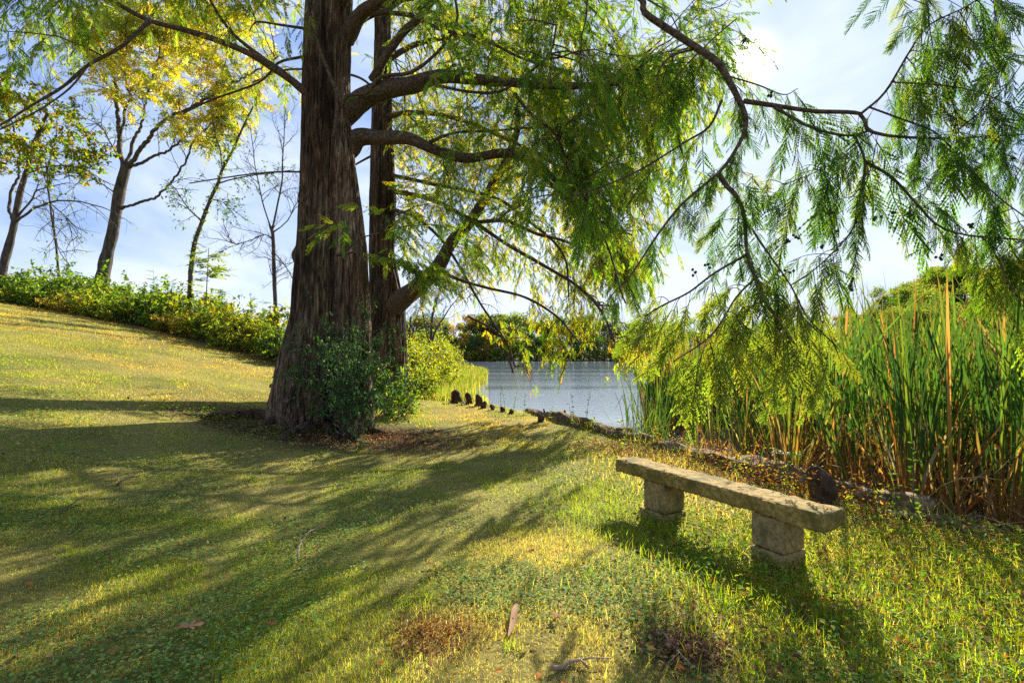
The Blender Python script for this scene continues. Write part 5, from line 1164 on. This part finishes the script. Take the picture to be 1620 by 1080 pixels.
n = 6000; y = U(15.3, 20, n); x = U(-4, -.8, n); k = (lake_sd(x, y) > .0); x = x[k]; y = y[k]; n = len(x); blades(mb, x, y, U(.1, .4, n), .014 * np.ones(n), np.where(rng.random((n, 1)) < .5, pal(GB, n), pal(YGREEN, n)), .4, 1)
tag(mb.build('shore_grass', M_grass), 'tall yellow green grass on the low lake point', 'grass', kind='stuff')

# clover and ground ivy
CL = T_kite(.95, .05); CLT = [(np.array([(0, 0, 0), (.3, .42, .05), (.8, .38, .08), (1, 0, .02), (.8, -.38, .08), (.3, -.42, .05)]), np.array([(0, 2, 1), (0, 3, 2), (0, 4, 3), (0, 5, 4)]), None)]
mb = MB()
for (n, ya, yb, s) in [(85000, 1.7, 4.5, .0155), (60000, 4.5, 9.5, .022)]:
    x, y = view_pts(n, ya, yb, 1.3); pt = fbm(x * 1.3 + 50, y * 1.3 + 9, 4); k = (pt + U(-.13, .13, n) > .53) & (lake_sd(x, y) > .15); x = x[k]; y = y[k]; n = len(x); z = gz(x, y) + U(.008, .045, n)
    a = U(0, 6.28, n); D = np.stack([np.cos(a), np.sin(a), U(-.3, .3, n)], 1); place(mb, CLT, np.stack([x, y, z], 1), D, np.array([0, 0, 1.]) + rng.normal(size=(n, 3)) * .25, s * U(.6, 1.4, n), np.where(rng.random((n, 1)) < .5, pal(GREEN, n, .3) * 1.5, pal(YGREEN, n, .3) * 1.4 + .05) + .02)
n = 9500; x = np.concatenate([U(1.2, 4.2, n), TREE[0] - .6 + rng.normal(size=1500) * .7, U(1.0, 3.4, 2500)]); y = np.concatenate([U(1.7, 4.6, n), 8.0 + rng.normal(size=1500) * .35, U(3.2, 8.0, 2500)])
k = lake_sd(x, y) > .1; x = x[k]; y = y[k]; n = len(x); z = gz(x, y) + U(.01, .12, n); place(mb, LEAF1, np.stack([x, y, z], 1), unit(rdir(n) * [1, 1, .4]), np.array([0, 0, 1.]) + rng.normal(size=(n, 3)) * .3, U(.016, .045, n), np.where(rng.random((n, 1)) < .5, pal(YGREEN, n), np.where(rng.random((n, 1)) < .88, pal(GREEN, n) * 1.2, pal(GOLD, n) * .7)))
tag(mb.build('clover_cover', leaf_mat('clover_leaf', .5, (2.0, 1.9, .6), .72, .12)), 'clover and ground ivy spread through the lawn', 'clover', kind='stuff')
# leaf litter
mb = MB()
def litter(x, y, s, P, zlift=.03):
    k = lake_sd(x, y) > .05; x = x[k]; y = y[k]; n = len(x); place(mb, LEAF1, np.stack([x, y, gz(x, y) + U(.002, zlift, n)], 1), unit(rdir(n) * [1, 1, .35]), np.array([0, 0, 1.]) + rng.normal(size=(n, 3)) * .35, s * U(.5, 1.3, n), pal(P, n, .35))
BR = np.array([(.16, .08, .045), (.26, .14, .07), (.10, .055, .035), (.34, .2, .11)]); OR = np.array([(.45, .2, .05), (.38, .14, .04), (.45, .3, .08)])
n = 5000; litter(TREE[0] + .6 + rng.normal(size=n) * 1.2, TREE[1] - .6 + rng.normal(size=n) * .5, .05, BR)
n = 2500; x, y = view_pts(n, 1.8, 20, 1.2); litter(x, y, .035, np.vstack([BR, OR]))
n = 1300; litter(-.42 + rng.normal(size=n) * .13, 2.62 + rng.normal(size=n) * .10, .018, OR[1:3] * .8, .02)
n = 900; litter(.88 + rng.normal(size=n) * .12, 2.48 + rng.normal(size=n) * .09, .025, BR, .03)
n = 7500; t_ = rng.random(n); litter(1.4 + 2.6 * t_ + rng.normal(size=n) * .45, 8.2 - 4.6 * t_ + rng.normal(size=n) * .5, .045, np.vstack([BR, OR]), .06)
n = 4500; litter(2.6 + rng.normal(size=n) * .9, 3.0 + rng.normal(size=n) * .8, .04, np.vstack([BR, OR]), .06)
n = 2500; x = U(-24, -5, n); litter(x, hedge_y(x) - .3 + rng.normal(size=n) * .35, .07, BR)
k_ = 26; sx = U(.05, 1.9, k_); sn = U(.03, .25, k_); p = A_[None] + E_[None] * sx[:, None] + Nn[None] * sn[:, None]
place(mb, LEAF1, np.concatenate([p, U(.474, .482, (k_, 1))], 1), unit(rdir(k_) * [1, 1, .1]), np.array([0, 0, 1.]) + rng.normal(size=(k_, 3)) * .12, U(.015, .04, k_), pal(np.vstack([BR, OR]), k_, .3))
tag(mb.build('leaf_litter', M_litter), 'scattered dry brown and orange leaf litter', 'leaves', kind='stuff')

for o in list(C.objects):
    if '_w' in o: del o['_w']
